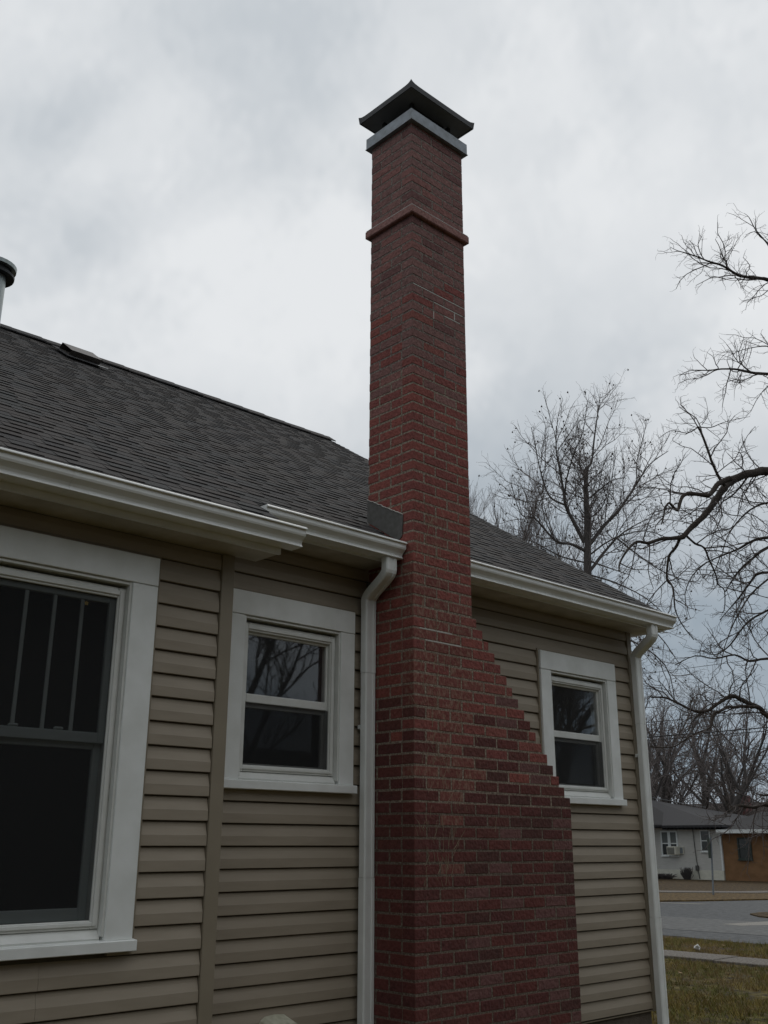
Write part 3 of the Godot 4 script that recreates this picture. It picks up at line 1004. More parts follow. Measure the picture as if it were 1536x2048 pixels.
func chimney() -> void:
	var x0 := 4.212
	var zf := 0.42
	var o := thing("chimney", "tall dark red brick chimney with stepped shoulder and grey metal cap", "chimney", Vector3(4.7, 0, 0.21))
	var top := 96
	var md := 0.2105
	var jt := 0.0108
	# widths of the courses: the shoulder steps in above course 25
	var core := Shape.new()
	var core_low := Shape.new()
	var core_high := Shape.new()
	var list := []          # [centre, size]
	for k in range(0, top):
		var y := 0.022 + BR * k
		var w := 0.5265
		if k < 43:
			w = minf(0.568 + 0.0557 * (42 - k), 1.463)
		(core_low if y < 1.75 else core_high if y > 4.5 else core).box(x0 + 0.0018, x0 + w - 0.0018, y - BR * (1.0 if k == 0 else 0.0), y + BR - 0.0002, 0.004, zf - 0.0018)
		if k == 84:
			continue
		var yc := y + (BR - jt) / 2 + jt
		var odd := k % 2 == 1
		# front
		var x := 0.0
		var first := true
		while x < w - 0.03:
			var l := md - jt
			if first and odd:
				l = 0.0948
			if x + l + 0.055 > w:
				l = w - x
			first = false
			var deep := 0.1
			list.append([Vector3(x0 + x + l / 2, yc, zf - deep / 2), Vector3(l, BR - jt, deep), 0])
			x += l + jt
		# left face
		var z := 0.1 + jt
		if odd:
			list.append([Vector3(x0 + 0.0474, yc, zf - 0.1 - 0.0502), Vector3(0.0948, BR - jt, 0.1003), 1])
			z = 0.2105
		while z < 0.4:
			var l := minf(md - jt, 0.42 - z)
			list.append([Vector3(x0 + 0.0474, yc, zf - z - l / 2), Vector3(0.0948, BR - jt, l), 1])
			z += l + jt
		# the right and back faces above the roof
		if k > 44:
			list.append([Vector3(x0 + 0.5265 - 0.0474, yc, 0.21 - 0.05), Vector3(0.0948, BR - jt, 0.2), 2])
			list.append([Vector3(x0 + 0.26, yc, 0.0475), Vector3(0.2, BR - jt, 0.095), 2])
	put("mortar", core, M.mortar, o)
	put("damp_shaded_mortar", core_low, M.mortar_low, o)  # lower courses: damp colour plus shade put into it
	put("weathered_mortar", core_high, M.mortar_high, o)
	var eye := Vector3(0, 1.55, 4.65)
	var order := []
	for i in list.size():
		var c: Vector3 = list[i][0]
		var s: Vector3 = list[i][1]
		var to := (eye - c)
		var face: float = 0.0
		if list[i][2] == 0:
			face = s.x * s.y * absf(to.normalized().z) + (s.y * s.z * absf(to.normalized().x) if c.x < x0 + 0.12 else 0.0)
		elif list[i][2] == 1:
			face = s.z * s.y * absf(to.normalized().x)
			if c.y < 3.1:
				face *= 0.5
		if c.y < 0.58:
			face = 0.0
		order.append([face / to.length_squared(), i])
	order.sort_custom(func(a, b): return a[0] > b[0])
	var cache := {}
	var rest := {}
	for n in order.size():
		var b: Array = list[order[n][1]]
		var c: Vector3 = b[0]
		var s: Vector3 = b[1]
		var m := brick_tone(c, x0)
		var jig := Vector3(rng.randf_range(-0.001, 0.001), rng.randf_range(-0.0012, 0.0012), rng.randf_range(-0.0008, 0.0014))
		if n < 300:
			var key := "%.3f %.3f" % [s.x, s.z]
			if not cache.has(key):
				var q := Shape.new()
				q.cham(-s / 2, s / 2, 0.0032)
				cache[key] = q.mesh()
			put_mesh("brick", cache[key], M[m], o, Transform3D(Basis.from_euler(Vector3(rng.randf_range(-0.006, 0.006), 0, rng.randf_range(-0.004, 0.004))), c + jig))
		else:
			if not rest.has(m):
				rest[m] = Shape.new()
			rest[m].cham(c + jig - s / 2, c + jig + s / 2, 0.003)
	var many := ArrayMesh.new()
	for m: String in rest:
		rest[m].onto(many, M[m])
	put_mesh("bricks", many, null, o, Transform3D()).set_meta("kind", "stuff")
	# the projecting band
	var yb := 0.022 + BR * 84
	var bd := Shape.new()
	bd.cham(Vector3(x0 - 0.03, yb + 0.002, -0.03), Vector3(x0 + 0.5265 + 0.03, yb + BR - 0.006, zf + 0.03), 0.006)
	put("band", bd, M.brick_grey, o)
	var wash := Shape.new()
	wash.cham(Vector3(x0 - 0.024, yb + BR - 0.0058, -0.024), Vector3(x0 + 0.5505, yb + BR + 0.004, zf + 0.024), 0.003)
	put("mortar_wash", wash, M.caulk, o)
	# a few joints repointed in paler mortar
	var rp := Shape.new()
	for e: Array in [[76, 0.01, 0.515], [75, 0.21, 0.5], [74, 0.31, 0.47], [41, 0.05, 0.34], [40, 0.1, 0.42]]:
		var yj: float = 0.022 + BR * e[0] + 0.0008
		rp.cham(Vector3(x0 + e[1], yj, zf - 0.004), Vector3(x0 + e[2], yj + jt - 0.003, zf + 0.0004), 0.001)
	for e: Array in [[75, 0.2105], [74, 0.421], [73, 0.2105]]:
		var yj: float = 0.022 + BR * e[0] + jt
		rp.cham(Vector3(x0 + e[1] - jt + 0.001, yj, zf - 0.004), Vector3(x0 + e[1] - 0.001, yj + BR - jt, zf + 0.0003), 0.001)
	put("repointed_joint", rp, M.caulk, o)
	# the metal crown
	var cap := group_part("chimney_cap", o)
	cap.position = Vector3(x0 + 0.263, 6.43, 0.21) - where(o)
	cap.set_meta("label", "grey metal band under a dark overhanging lid")
	var cr := Shape.new()
	cr.cham(Vector3(x0 - 0.03, 6.437, -0.03), Vector3(x0 + 0.5565, 6.53, zf + 0.03), 0.003)
	put("collar", cr, M.galvanised, cap)
	var lip := Shape.new()
	lip.box(x0 - 0.034, x0 + 0.5605, 6.4345, 6.4385, -0.034, zf + 0.034)
	put("collar_hem", lip, M.galvanised, cap)
	var leg := Shape.new()
	for i in 2:
		for j in 2:
			leg.box(x0 + 0.06 + 0.38 * i, x0 + 0.085 + 0.38 * i, 6.5305, 6.676, 0.05 + 0.29 * j, 0.075 + 0.29 * j)
	put("lid_support", leg, M.dark_metal, cap)
	var flue := Shape.new()
	flue.box(x0 + 0.10, x0 + 0.43, 6.5305, 6.685, 0.09, 0.33)
	put("spark_screen", flue, M.dark_metal, cap)
	put("lid_underside", under_lid(x0 - 0.06, x0 + 0.5865, -0.06, zf + 0.06, 6.674), M.lid_underside, cap)
	put("lid", lid(x0 - 0.066, x0 + 0.5925, -0.066, zf + 0.066, 6.668, 6.712), M.dark_metal, cap)
	# flashing where the roof meets the left face
	var fs := Shape.new()
	var pl := PackedVector2Array([Vector2(0.0, 3.686), Vector2(0.08, 3.645), Vector2(0.2, 3.583), Vector2(0.335, 3.505), Vector2(0.325, 3.37), Vector2(0.292, 3.345), Vector2(0.0, 3.535)])
	fs.prism(pl, Vector3(x0 - 0.006, 0, 0), Vector3.BACK, Vector3.UP, Vector3(0.0045, 0, 0))
	put("flashing", fs, M.flashing, o)
	var ck := Shape.new()
	for i in 14:
		var t := i / 14.0
		var z := 0.335 * t
		var y := 3.688 - 0.535 * z
		ck.tube([Vector3(x0 - 0.008, y + rng.randf_range(-0.003, 0.003), z), Vector3(x0 - 0.008, y - 0.0128 + rng.randf_range(-0.003, 0.003), z + 0.0245)], rng.randf_range(0.0018, 0.0045), rng.randf_range(0.0018, 0.0045), 5)
	put("caulk_bead", ck, M.caulk, o)
	# dried tendrils and drips left on the front
	var re := Shape.new()
	for i in 210:
		var y := 1.3 + 2.25 * pow(rng.randf(), 1.2)
		var x := rng.randfn(0.20, 0.15)
		if rng.randf() < 0.2:
			x = rng.randf_range(0.02, 0.7)
		var w := 0.5265 if y > 2.9 else 0.568 + (2.91 - y) * 0.82
		if x < 0.006 or x > w - 0.03:
			continue
		var l := rng.randf_range(0.02, 0.11)
		var p := PackedVector3Array()
		var dx := rng.randfn(0.0, 0.35)
		for j in 6:
			p.append(Vector3(x0 + x + dx * l * j / 5.0 + rng.randf_range(-0.003, 0.003), y + l * j / 5.0, zf + 0.0005))
		re.tube(p, rng.randf_range(0.0007, 0.0018), rng.randf_range(0.0004, 0.0011), 4)
	put("dried_tendrils", re, M.residue, o, true)
	# a dark strip painting the shade in the joint between chimney and wall
	var sj := Shape.new()
	for i in 26:
		var y := 0.4 + i * 0.105
		sj.cham(Vector3(x0 - 0.013, y, 0.008), Vector3(x0 + 0.002, y + 0.1045, 0.03 + rng.randf_range(-0.004, 0.006)), 0.003)
	put("joint_shade", sj, M.flashing, o)
	# it leans a hair to the right
	o.position.x -= 0.009
	o.rotation.z = -0.0034


func brick_tone(c: Vector3, x0: float) -> String:
	var x := c.x - x0
	var r := rng.randf()
	var i := rng.randi() % 5
	var edge := c.y + rng.randf_range(-0.35, 0.35)
	if edge > 5.0:
		return "brick_dark" if r < 0.05 + 0.06 * (c.y - 5.0) else "brick_high_%d" % i
	if c.y < 3.5 and c.z > 0.3:
		var d := absf(x - 0.24 - (3.2 - c.y) * 0.05)
		if r < 1.25 - d / 0.24 - maxf(0.0, 1.95 - c.y) * 1.3 - maxf(0.0, c.y - 3.0) * 1.6:
			return "brick_chalk_%d" % (i % 3)
	if edge > 4.3 and r < 0.5:
		return "brick_high_%d" % i
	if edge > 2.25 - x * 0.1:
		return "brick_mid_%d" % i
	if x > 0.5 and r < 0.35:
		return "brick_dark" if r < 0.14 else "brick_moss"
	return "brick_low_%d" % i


func lid(xa: float, xb: float, za: float, zb: float, y0: float, y1: float) -> Shape:
	# a shallow hipped sheet with a turned down rim whose corners flare up and out
	var s := Shape.new()
	var rim := []
	var cs := [Vector2(xa, zb), Vector2(xb, zb), Vector2(xb, za), Vector2(xa, za)]
	var mid := Vector2((xa + xb) / 2, (za + zb) / 2)
	for i in 4:
		var a: Vector2 = cs[i]
		var b: Vector2 = cs[(i + 1) % 4]
		for t in [0.0, 0.02, 0.05, 0.10, 0.2, 0.5, 0.8, 0.90, 0.95, 0.98]:
			rim.append([a.lerp(b, t), minf(t, 1.0 - t) * a.distance_to(b)])
	var n := rim.size()
	var t0 := []
	var b0 := []
	var ti := []
	var bi := []
	for e: Array in rim:
		var p: Vector2 = e[0]
		var f: float = exp(-e[1] / 0.02)
		var q: Vector2 = p + (p - mid).normalized() * 0.009 * f
		var inn: Vector2 = p - (p - mid) * 0.02
		t0.append(Vector3(q.x, y1 + 0.015 * f, q.y))
		b0.append(Vector3(p.x, y0, p.y))
		ti.append(Vector3(inn.x, y1 - 0.004, inn.y))
		bi.append(Vector3(inn.x, y0 + 0.001, inn.y))
	var apex := Vector3(mid.x, y1 + 0.10, mid.y)
	var under := Vector3(mid.x, y1 + 0.06, mid.y)
	for i in n:
		var j := (i + 1) % n
		s.quad(b0[i], b0[j], t0[j], t0[i])
		s.quad(bi[j], bi[i], ti[i], ti[j])
		s.quad(b0[j], b0[i], bi[i], bi[j])
		s.tri(t0[i], t0[j], apex)
		s.tri(ti[j], ti[i], under)
	return s


func under_lid(xa: float, xb: float, za: float, zb: float, y: float) -> Shape:
	# the sheet one looks up at, rising a little to its middle
	var s := Shape.new()
	var c := [Vector3(xa, y, zb), Vector3(xb, y, zb), Vector3(xb, y, za), Vector3(xa, y, za)]
	var m := Vector3((xa + xb) / 2, y + 0.03, (za + zb) / 2)
	for i in 4:
		s.tri(c[(i + 1) % 4], c[i], m)
		s.tri(c[i] + Vector3.UP * 0.002, c[(i + 1) % 4] + Vector3.UP * 0.002, m + Vector3.UP * 0.002)
	return s


# ---------------------------------------------------------------- across the road

func frame_window(o: Node3D, called: String, xw: float, z0: float, z1: float, y0: float, y1: float, frame: Material, pane: Material, t := 0.06) -> void:
	# a window in a wall that faces -x: trim, two panes, a rail
	var w := group_part(called, o)
	w.position = Vector3(xw, y0, (z0 + z1) / 2) - where(o)
	var f := Shape.new()
	f.box(xw - 0.05, xw + 0.02, y0, y1, z0, z0 + t)
	f.box(xw - 0.05, xw + 0.02, y0, y1, z1 - t, z1)
	f.box(xw - 0.049, xw + 0.02, y0, y0 + t, z0 + t, z1 - t)
	f.box(xw - 0.049, xw + 0.02, y1 - t, y1, z0 + t, z1 - t)
	var ym := (y0 + y1) / 2
	f.box(xw - 0.04, xw + 0.02, ym - 0.022, ym + 0.022, z0 + t, z1 - t)
	f.box(xw - 0.07, xw - 0.0505, y0 - 0.03, y0 + 0.02, z0 - 0.04, z1 + 0.04)
	put("frame", f, frame, w)
	put("pane", one_box(xw - 0.02, xw - 0.012, ym + 0.0225, y1 - t, z0 + t, z1 - t), pane, w)
	put("pane", one_box(xw - 0.012, xw - 0.004, y0 + t, ym - 0.0225, z0 + t, z1 - t), M.dark_pane, w)


func street() -> void:
	# the grey house: its wall towards us stands at x 43
	var g := thing("grey_house", "low grey house with a white base and dark roof across the road", "house", Vector3(47, 0, -24))
	var wl := Shape.new()
	wl.prism([Vector2(-29.5, 0.42), Vector2(-19.37, 0.42), Vector2(-19.37, 2.42), Vector2(-29.5, 2.42)], Vector3(43.0, 0, 0), Vector3.BACK, Vector3.UP, Vector3(8, 0, 0))
	put("wall", wl, M.grey_wall, g)
	put("base", one_box(42.98, 51.1, 0.0, 0.419, -29.5, -19.36), M.cream_base, g)
	put("corner_board", one_box(42.97, 43.06, 0.42, 2.36, -19.42, -19.34), M.white, g)
	# a hipped roof whose right end slopes down
	var rf := Shape.new()
	var e0 := Vector3(42.5, 2.33, -30.2)
	var e1 := Vector3(42.5, 2.33, -18.95)
	var e2 := Vector3(51.6, 2.33, -18.95)
	var e3 := Vector3(51.6, 2.33, -30.2)
	var r0 := Vector3(47.0, 3.65, -26.6)
	var r1 := Vector3(47.0, 3.65, -25.2)
	rf.quad(e0, e1, r1, r0)
	rf.tri(e1, e2, r1)
	rf.quad(e2, e3, r0, r1)
	rf.tri(e3, e0, r0)
	var dn := Vector3(0, -0.10, 0)
	rf.quad(e0 + dn, e1 + dn, e1, e0)
	rf.quad(e1 + dn, e2 + dn, e2, e1)
	rf.quad(e3 + dn, e2 + dn, e1 + dn, e0 + dn)
	put("roof", rf, M.far_roof_pale, g)
	# rafter ends under the eave
	for i in 14:
		put("rafter_end", one_box(42.55, 43.0, 2.15, 2.225, -22.0 + i * 0.2, -21.95 + i * 0.2), M.dark_metal, g)
	# the gabled porch roof on its left, with a white barge board
	var gb := Shape.new()
	gb.prism([Vector2(-22.0, 2.36), Vector2(-25.2, 4.0), Vector2(-28.4, 2.36), Vector2(-28.4, 2.28), Vector2(-25.2, 3.9), Vector2(-22.0, 2.28)], Vector3(41.7, 0, 0), Vector3.BACK, Vector3.UP, Vector3(3.0, 0, 0))
	put("porch_roof", gb, M.far_roof, g)
	var bb := Shape.new()
	bb.prism([Vector2(-21.98, 2.25), Vector2(-21.98, 2.37), Vector2(-25.2, 4.02), Vector2(-25.2, 3.86)], Vector3(41.66, 0, 0), Vector3.BACK, Vector3.UP, Vector3(0.039, 0, 0))
	bb.box(41.7, 42.98, 2.2, 2.26, -22.5, -22.42)
	put("barge_board", bb, M.white, g)
	frame_window(g, "window", 42.99, -22.37, -21.94, 1.0, 2.1, M.white, M.curtain)
	frame_window(g, "window", 42.99, -21.93, -21.5, 1.0, 2.1, M.white, M.curtain)
	frame_window(g, "window", 42.99, -20.34, -19.84, 1.2, 2.13, M.white, M.dark_pane, 0.05)
	var ac := group_part("air_conditioner", g)
	ac.position = Vector3(42.9, 1.06, -21.6) - where(g)
	put("case", one_box(42.55, 42.97, 1.06, 1.42, -21.86, -21.42, 0.02), M.cream_base, ac)
	var gr := Shape.new()
	for i in 7:
		gr.box(42.535, 42.549, 1.10 + i * 0.042, 1.12 + i * 0.042, -21.82, -21.46)
	put("grille", gr, M.dark_metal, ac)
	put("side_panel", one_box(42.91, 42.96, 1.09, 1.41, -21.415, -21.22, 0.008), M.cream_base, ac)
	put("vent_pad", one_box(42.9, 42.909, 1.12, 1.38, -21.39, -21.245), M.galvanised, ac)
	var pp := Shape.new()
	pp.tube([Vector3(42.94, 2.33, -20.68), Vector3(42.94, 0.9, -20.62), Vector3(42.93, 0.05, -20.52)], 0.018, 0.018, 6)
	pp.cham(Vector3(42.88, 0.40, -20.67), Vector3(42.97, 0.62, -20.53), 0.01)
	put("meter_pipe", pp, M.flashing, g)
	# the orange house behind its corner
	var b := thing("orange_house", "orange tan house with white eave board and dark green window", "house", Vector3(49, 0, -14))
	put("wall", one_box(43.05, 52, 0.0, 1.96, -19.33, -6.0), M.orange_wall, b)
	var br := Shape.new()
	br.quad(Vector3(42.55, 2.14, -19.6), Vector3(42.55, 2.14, -5.4), Vector3(47.5, 3.0, -5.4), Vector3(47.5, 3.0, -19.6))
	br.quad(Vector3(52.5, 2.14, -5.4), Vector3(52.5, 2.14, -19.6), Vector3(47.5, 3.0, -19.6), Vector3(47.5, 3.0, -5.4))
	br.tri(Vector3(42.55, 2.14, -5.4), Vector3(52.5, 2.14, -5.4), Vector3(47.5, 3.0, -5.4))
	br.tri(Vector3(52.5, 2.14, -19.6), Vector3(42.55, 2.14, -19.6), Vector3(47.5, 3.0, -19.6))
	put("roof", br, M.far_roof, b)
	put("fascia", one_box(42.53, 42.59, 1.98, 2.136, -19.3, -5.4), M.white, b)
	put("soffit", one_box(42.5905, 43.049, 1.965, 2.0, -19.3, -5.4), M.soffit, b)
	frame_window(b, "window", 43.04, -18.6, -17.96, 0.88, 1.80, M.green_frame, M.dark_pane, 0.07)
	# a brown roof beyond
	var f := thing("brown_house", "low brown roofed house showing between the grey house and the trees", "house", Vector3(66, 0, -31))
	put("wall", one_box(63, 70, 0, 2.9, -42, -28.6), M.neighbour_wall, f)
	var fr := Shape.new()
	fr.prism([Vector2(62.4, 2.8), Vector2(66.5, 4.2), Vector2(70.6, 2.8)], Vector3(0, 0, -42.5), Vector3.RIGHT, Vector3.UP, Vector3(0, 0, 14.4))
	put("roof", fr, M.far_roof_brown, f)
	put("chimney", one_box(64.0, 64.8, 3.2, 4.55, -29.9, -29.1), M.brick_dark, f)
	# the street sign seen on edge, and its post
	var sg := thing("street_sign", "thin sign post by the far kerb with its blade seen on edge", "sign", Vector3(30.14, 0, -12.61))
	var po := Shape.new()
	po.tube([Vector3(30.14, 0.0, -12.61), Vector3(30.16, 0.9, -12.57), Vector3(30.18, 1.74, -12.54)], 0.03, 0.03, 6)
	put("post", po, M.galvanised, sg)
	var bl := Shape.new()
	bl.prism([Vector2(-0.3, 1.12), Vector2(0.3, 1.12), Vector2(0.3, 1.72), Vector2(-0.3, 1.72)], Vector3(30.13, 0, -12.56), Vector3(0.84, 0, -0.50), Vector3.UP, Vector3(-0.046, 0, -0.07) * 0.9)
	put("blade", bl, M.green_frame, sg)
	# wires along the road, on poles that stand outside the picture
	var poles := [Vector3(36, 0, 14), Vector3(36, 0, -44)]
	for i in 2:
		var p: Vector3 = poles[i]
		var u := thing("utility_pole", ["wooden utility pole down the road, right of the houses", "wooden utility pole hidden behind the beige house"][i], "utility pole", p, "poles of the overhead wires")
		var ps := Shape.new()
		ps.tube([p, p + Vector3(0.03, 9.0, 0)], 0.16, 0.11, 10)
		put("shaft", ps, M.pole_wood, u)
		put("cross_arm", one_box(p.x - 1.0, p.x + 1.0, 8.15, 8.27, p.z - 0.05, p.z + 0.05), M.pole_wood, u)
	var ys := [5.62, 5.46, 8.3, 6.15]
	for i in 4:
		var s := Shape.new()
		var p := PackedVector3Array()
		for j in 30:
			var t := j / 29.0
			p.append(Vector3(36.0 + [0.17, -0.17, 0.9, -0.2][i], ys[i] + 0.32 * (2 * t - 1) * (2 * t - 1), lerpf(14, -44, t)))
		s.tube(p, [0.022, 0.016, 0.010, 0.011][i], [0.022, 0.016, 0.010, 0.011][i], 5)
		var o := put("overhead_wire", s, M.wire)
		tag(o, ["thick lower overhead cable crossing behind the branches", "thinner cable just under the thick overhead cable", "topmost thin overhead wire above the far trees", "thin overhead wire between the top wire and the thick cable"][i], "wire", "overhead wires along the road")
	var dr := Shape.new()
	dr.tube([Vector3(36, 7.4, -44), Vector3(39.5, 5.0, -31), Vector3(42, 3.55, -22.0), Vector3(42.9, 3.1, -19.9)], 0.008, 0.008, 5)
	tag(put("service_wire", dr, M.galvanised), "pale service wire sloping down to the grey house", "wire")
	# dry bushes along the grey house
	var sp := [Vector3(42.6, 0, -20.95), Vector3(42.5, 0, -21.9), Vector3(42.4, 0, -22.5), Vector3(42.5, 0, -23.2)]
	for i in 4:
		var u := thing("bush", ["dark leafless bush beside the meter pipe of the grey house", "low dry bush under the air conditioner", "low dry bush under the paired window", "low dry bush nearest the corner of the beige house"][i], "bush", sp[i], "bushes along the grey house")
		var s := Shape.new()
		var hh := 0.55 if i == 0 else 0.26
		for j in 220:
			var a := rng.randf() * TAU
			var r := rng.randf() * (0.25 if i == 0 else 0.42)
			var q: Vector3 = sp[i] + Vector3(cos(a) * r * 0.4, 0, sin(a) * r * 0.5)
			var e: Vector3 = sp[i] + Vector3(cos(a) * r, hh * rng.randf_range(0.4, 1.0), sin(a) * r * 1.3)
			s.tube([q, (q + e) / 2 + Vector3(rng.randf_range(-0.06, 0.06), 0.04, rng.randf_range(-0.06, 0.06)), e], 0.014, 0.008, 3)
		put("stems", s, M.bark_far if i == 0 else M.twig, u)
	# unseen, behind the camera: a mirrored neighbouring house, made tall to shade the wall
	var nb := thing("unseen_neighbour_house", "unseen two storey brown house behind the camera, made tall to shade the wall, mirrored black in the tall window", "house", Vector3(-3, 0, 14))
	put("wall", one_box(-16, 9.0, 0.0, 5.4, 9.5, 19), M.neighbour_wall, nb)
	var nr := Shape.new()
	nr.prism([Vector2(9.0, 5.3), Vector2(14.2, 8.4), Vector2(19.5, 5.3)], Vector3(-16.5, 0, 0), Vector3.BACK, Vector3.UP, Vector3(26, 0, 0))
	put("roof", nr, M.far_roof_brown, nb)
	var ng := thing("neighbour_garage", "low brown garage behind the camera, mirrored dark in the small windows", "garage", Vector3(16, 0, 17))
	put("wall", one_box(11, 24, 0.0, 2.5, 14.5, 20), M.neighbour_wall, ng)
	var gr2 := Shape.new()
	gr2.prism([Vector2(14.0, 2.45), Vector2(17.2, 3.9), Vector2(20.5, 2.45)], Vector3(10.6, 0, 0), Vector3.BACK, Vector3.UP, Vector3(14, 0, 0))
	put("roof", gr2, M.far_roof_brown, ng)


# ---------------------------------------------------------------- trees

func wander(p: Vector3, d: Vector3, l: float, n: int, bend: float, lift: float) -> PackedVector3Array:
	var out := PackedVector3Array([p])
	var q := p
	var dir := d
	for i in n:
		dir = (dir + Vector3(rng.randf_range(-bend, bend), rng.randf_range(-bend, bend) + lift, rng.randf_range(-bend, bend))).normalized()
		q += dir * (l / n)
		out.append(q)
	return out


func spray(s: Shape, pts: PackedVector3Array, r0: float, r1: float, level: int, st: Dictionary, balls: Array) -> void:
	# side branches off pts, and theirs in turn
	var total := 0.0
	for i in pts.size() - 1:
		total += pts[i].distance_to(pts[i + 1])
	var gap: float = st.gap[level]
	var want := total / gap
	var n := int(want) + (1 if rng.randf() < want - int(want) else 0)
	var t_from: float = st.from
	for k in n:
		var t := lerpf(t_from, 1.0, (k + rng.randf()) / n)
		if k == n - 1 and level < 2:
			t = 0.995
		var f := t * (pts.size() - 1)
		var i := mini(int(f), pts.size() - 2)
		var p := pts[i].lerp(pts[i + 1], f - i)
		var tan_ := (pts[i + 1] - pts[i]).normalized()
		var side := Vector3(rng.randfn(), rng.randfn(), rng.randfn())
		side = (side - tan_ * side.dot(tan_)).normalized()
		var open: float = rng.randf_range(st.open[0], st.open[1])
		var d: Vector3 = (tan_ * cos(open) + side * sin(open) + Vector3.UP * st.up).normalized()
		var l: float = st.len[level] * rng.randf_range(0.45, 1.25) * (1.15 - 0.5 * t) * clampf(lerpf(r0, r1, t) / (st.rad[level] * 1.3), st.get("least", 0.55), 1.0)
		var r: float = minf(lerpf(r0, r1, t) * 0.7, st.rad[level])
		var seg: int = [3, 4, 5, 6][level]
		var q := wander(p, d, l, seg, st.bend, st.lift)
		s.tube(q, r, maxf(r * 0.45, st.rad[0] * 0.6), 3 if level < 2 else 4)
		if level > 0:
			spray(s, q, r, r * 0.45, level - 1, st, balls)
		elif st.has("ball") and rng.randf() < st.ball:
			balls.append(q[q.size() - 1] - Vector3(0, 0.06, 0))


func bare_tree(called: String, label: String, at: Vector3, high: float, r: float, forks: int, st: Dictionary, bark: Material, twig: Material, lean := Vector3.ZERO, group := "") -> Node3D:
	var o := thing(called, label, "tree", at, group)
	var tr := Shape.new()
	var top := at + Vector3(lean.x, high * 0.55, lean.z)
	var pts := PackedVector3Array()
	for i in 9:
		var t := i / 8.0
		pts.append(at.lerp(top, t) + Vector3(sin(t * 5.0 + at.x) * 0.12, 0 if i > 0 else -0.15, cos(t * 4.0 + at.z) * 0.12) * high / 12.0)
	tr.tube(pts, r, r * 0.5, 9, 0.08)
	put("trunk", tr, bark, o)
	var tw := Shape.new()
	var none := []
	for k in forks:
		var t := lerpf(st.low, 1.0, float(k) / maxi(forks - 1, 1))
		var f := t * 8.0
		var i := mini(int(f), 7)
		var p := pts[i].lerp(pts[i + 1], f - i)
		var a := k * 2.4 + at.x * 1.3
		var tilt: float = st.tilt * (1.15 - 0.75 * t)
		var d := Vector3(cos(a) * sin(tilt), cos(tilt), sin(a) * sin(tilt))
		var l: float = high * st.reach * rng.randf_range(0.75, 1.1) * (1.0 if t < 0.95 else 1.05)
		var q := wander(p, d, l, 7, 0.16, 0.05)
		var lb := Shape.new()
		lb.tube(q, r * lerpf(0.5, 0.42, t), 0.015, 6, 0.06)
		put("limb", lb, bark, o)
		spray(tw, q, r * 0.4, 0.015, st.levels, st, none)
	put("twigs", tw, twig, o, true)
	return o


func drawn_tree(o: Node3D, limbs: Array, st: Dictionary, bark: Material, twig: Material, levels: int) -> void:
	var tw := Shape.new()
	var balls := []
	for l: Array in limbs:
		var src: Array = l[0]
		var pts := PackedVector3Array()
		# a smooth line through the knots
		for i in src.size() - 1:
			var a: Vector3 = src[maxi(i - 1, 0)]
			var b: Vector3 = src[i]
			var c: Vector3 = src[i + 1]
			var d: Vector3 = src[mini(i + 2, src.size() - 1)]
			for j in 3:
				pts.append(b.cubic_interpolate(c, a, d, j / 3.0))
		pts.append(src[src.size() - 1])
		var s := Shape.new()
		l[1] *= st.get("slim", 1.0)
		l[2] *= st.get("slim", 1.0)
		s.tube(pts, l[1], l[2], 8 if l[1] > 0.03 else 5, 0.12)
		put("limb", s, bark, o)
		spray(tw, pts, l[1], l[2], levels if l[1] > st.thick else levels - 1, st, balls)
	put("twigs", tw, twig, o, true)
	if balls.size():
		var bs := Shape.new()
		for p: Vector3 in balls:
			for k in 2:
				var q := p + Vector3(0, 0.0, 0)
				var r := 0.045
				var e := [q + Vector3(r, 0, 0), q + Vector3(0, 0, -r), q + Vector3(-r, 0, 0), q + Vector3(0, 0, r)]
				for j in 4:
					if k == 0:
						bs.tri(e[j], e[(j + 1) % 4], q + Vector3(0, r, 0))
					else:
						bs.tri(e[(j + 1) % 4], e[j], q - Vector3(0, r, 0))
		put("seed_balls", bs, M.seed_ball, o, true)


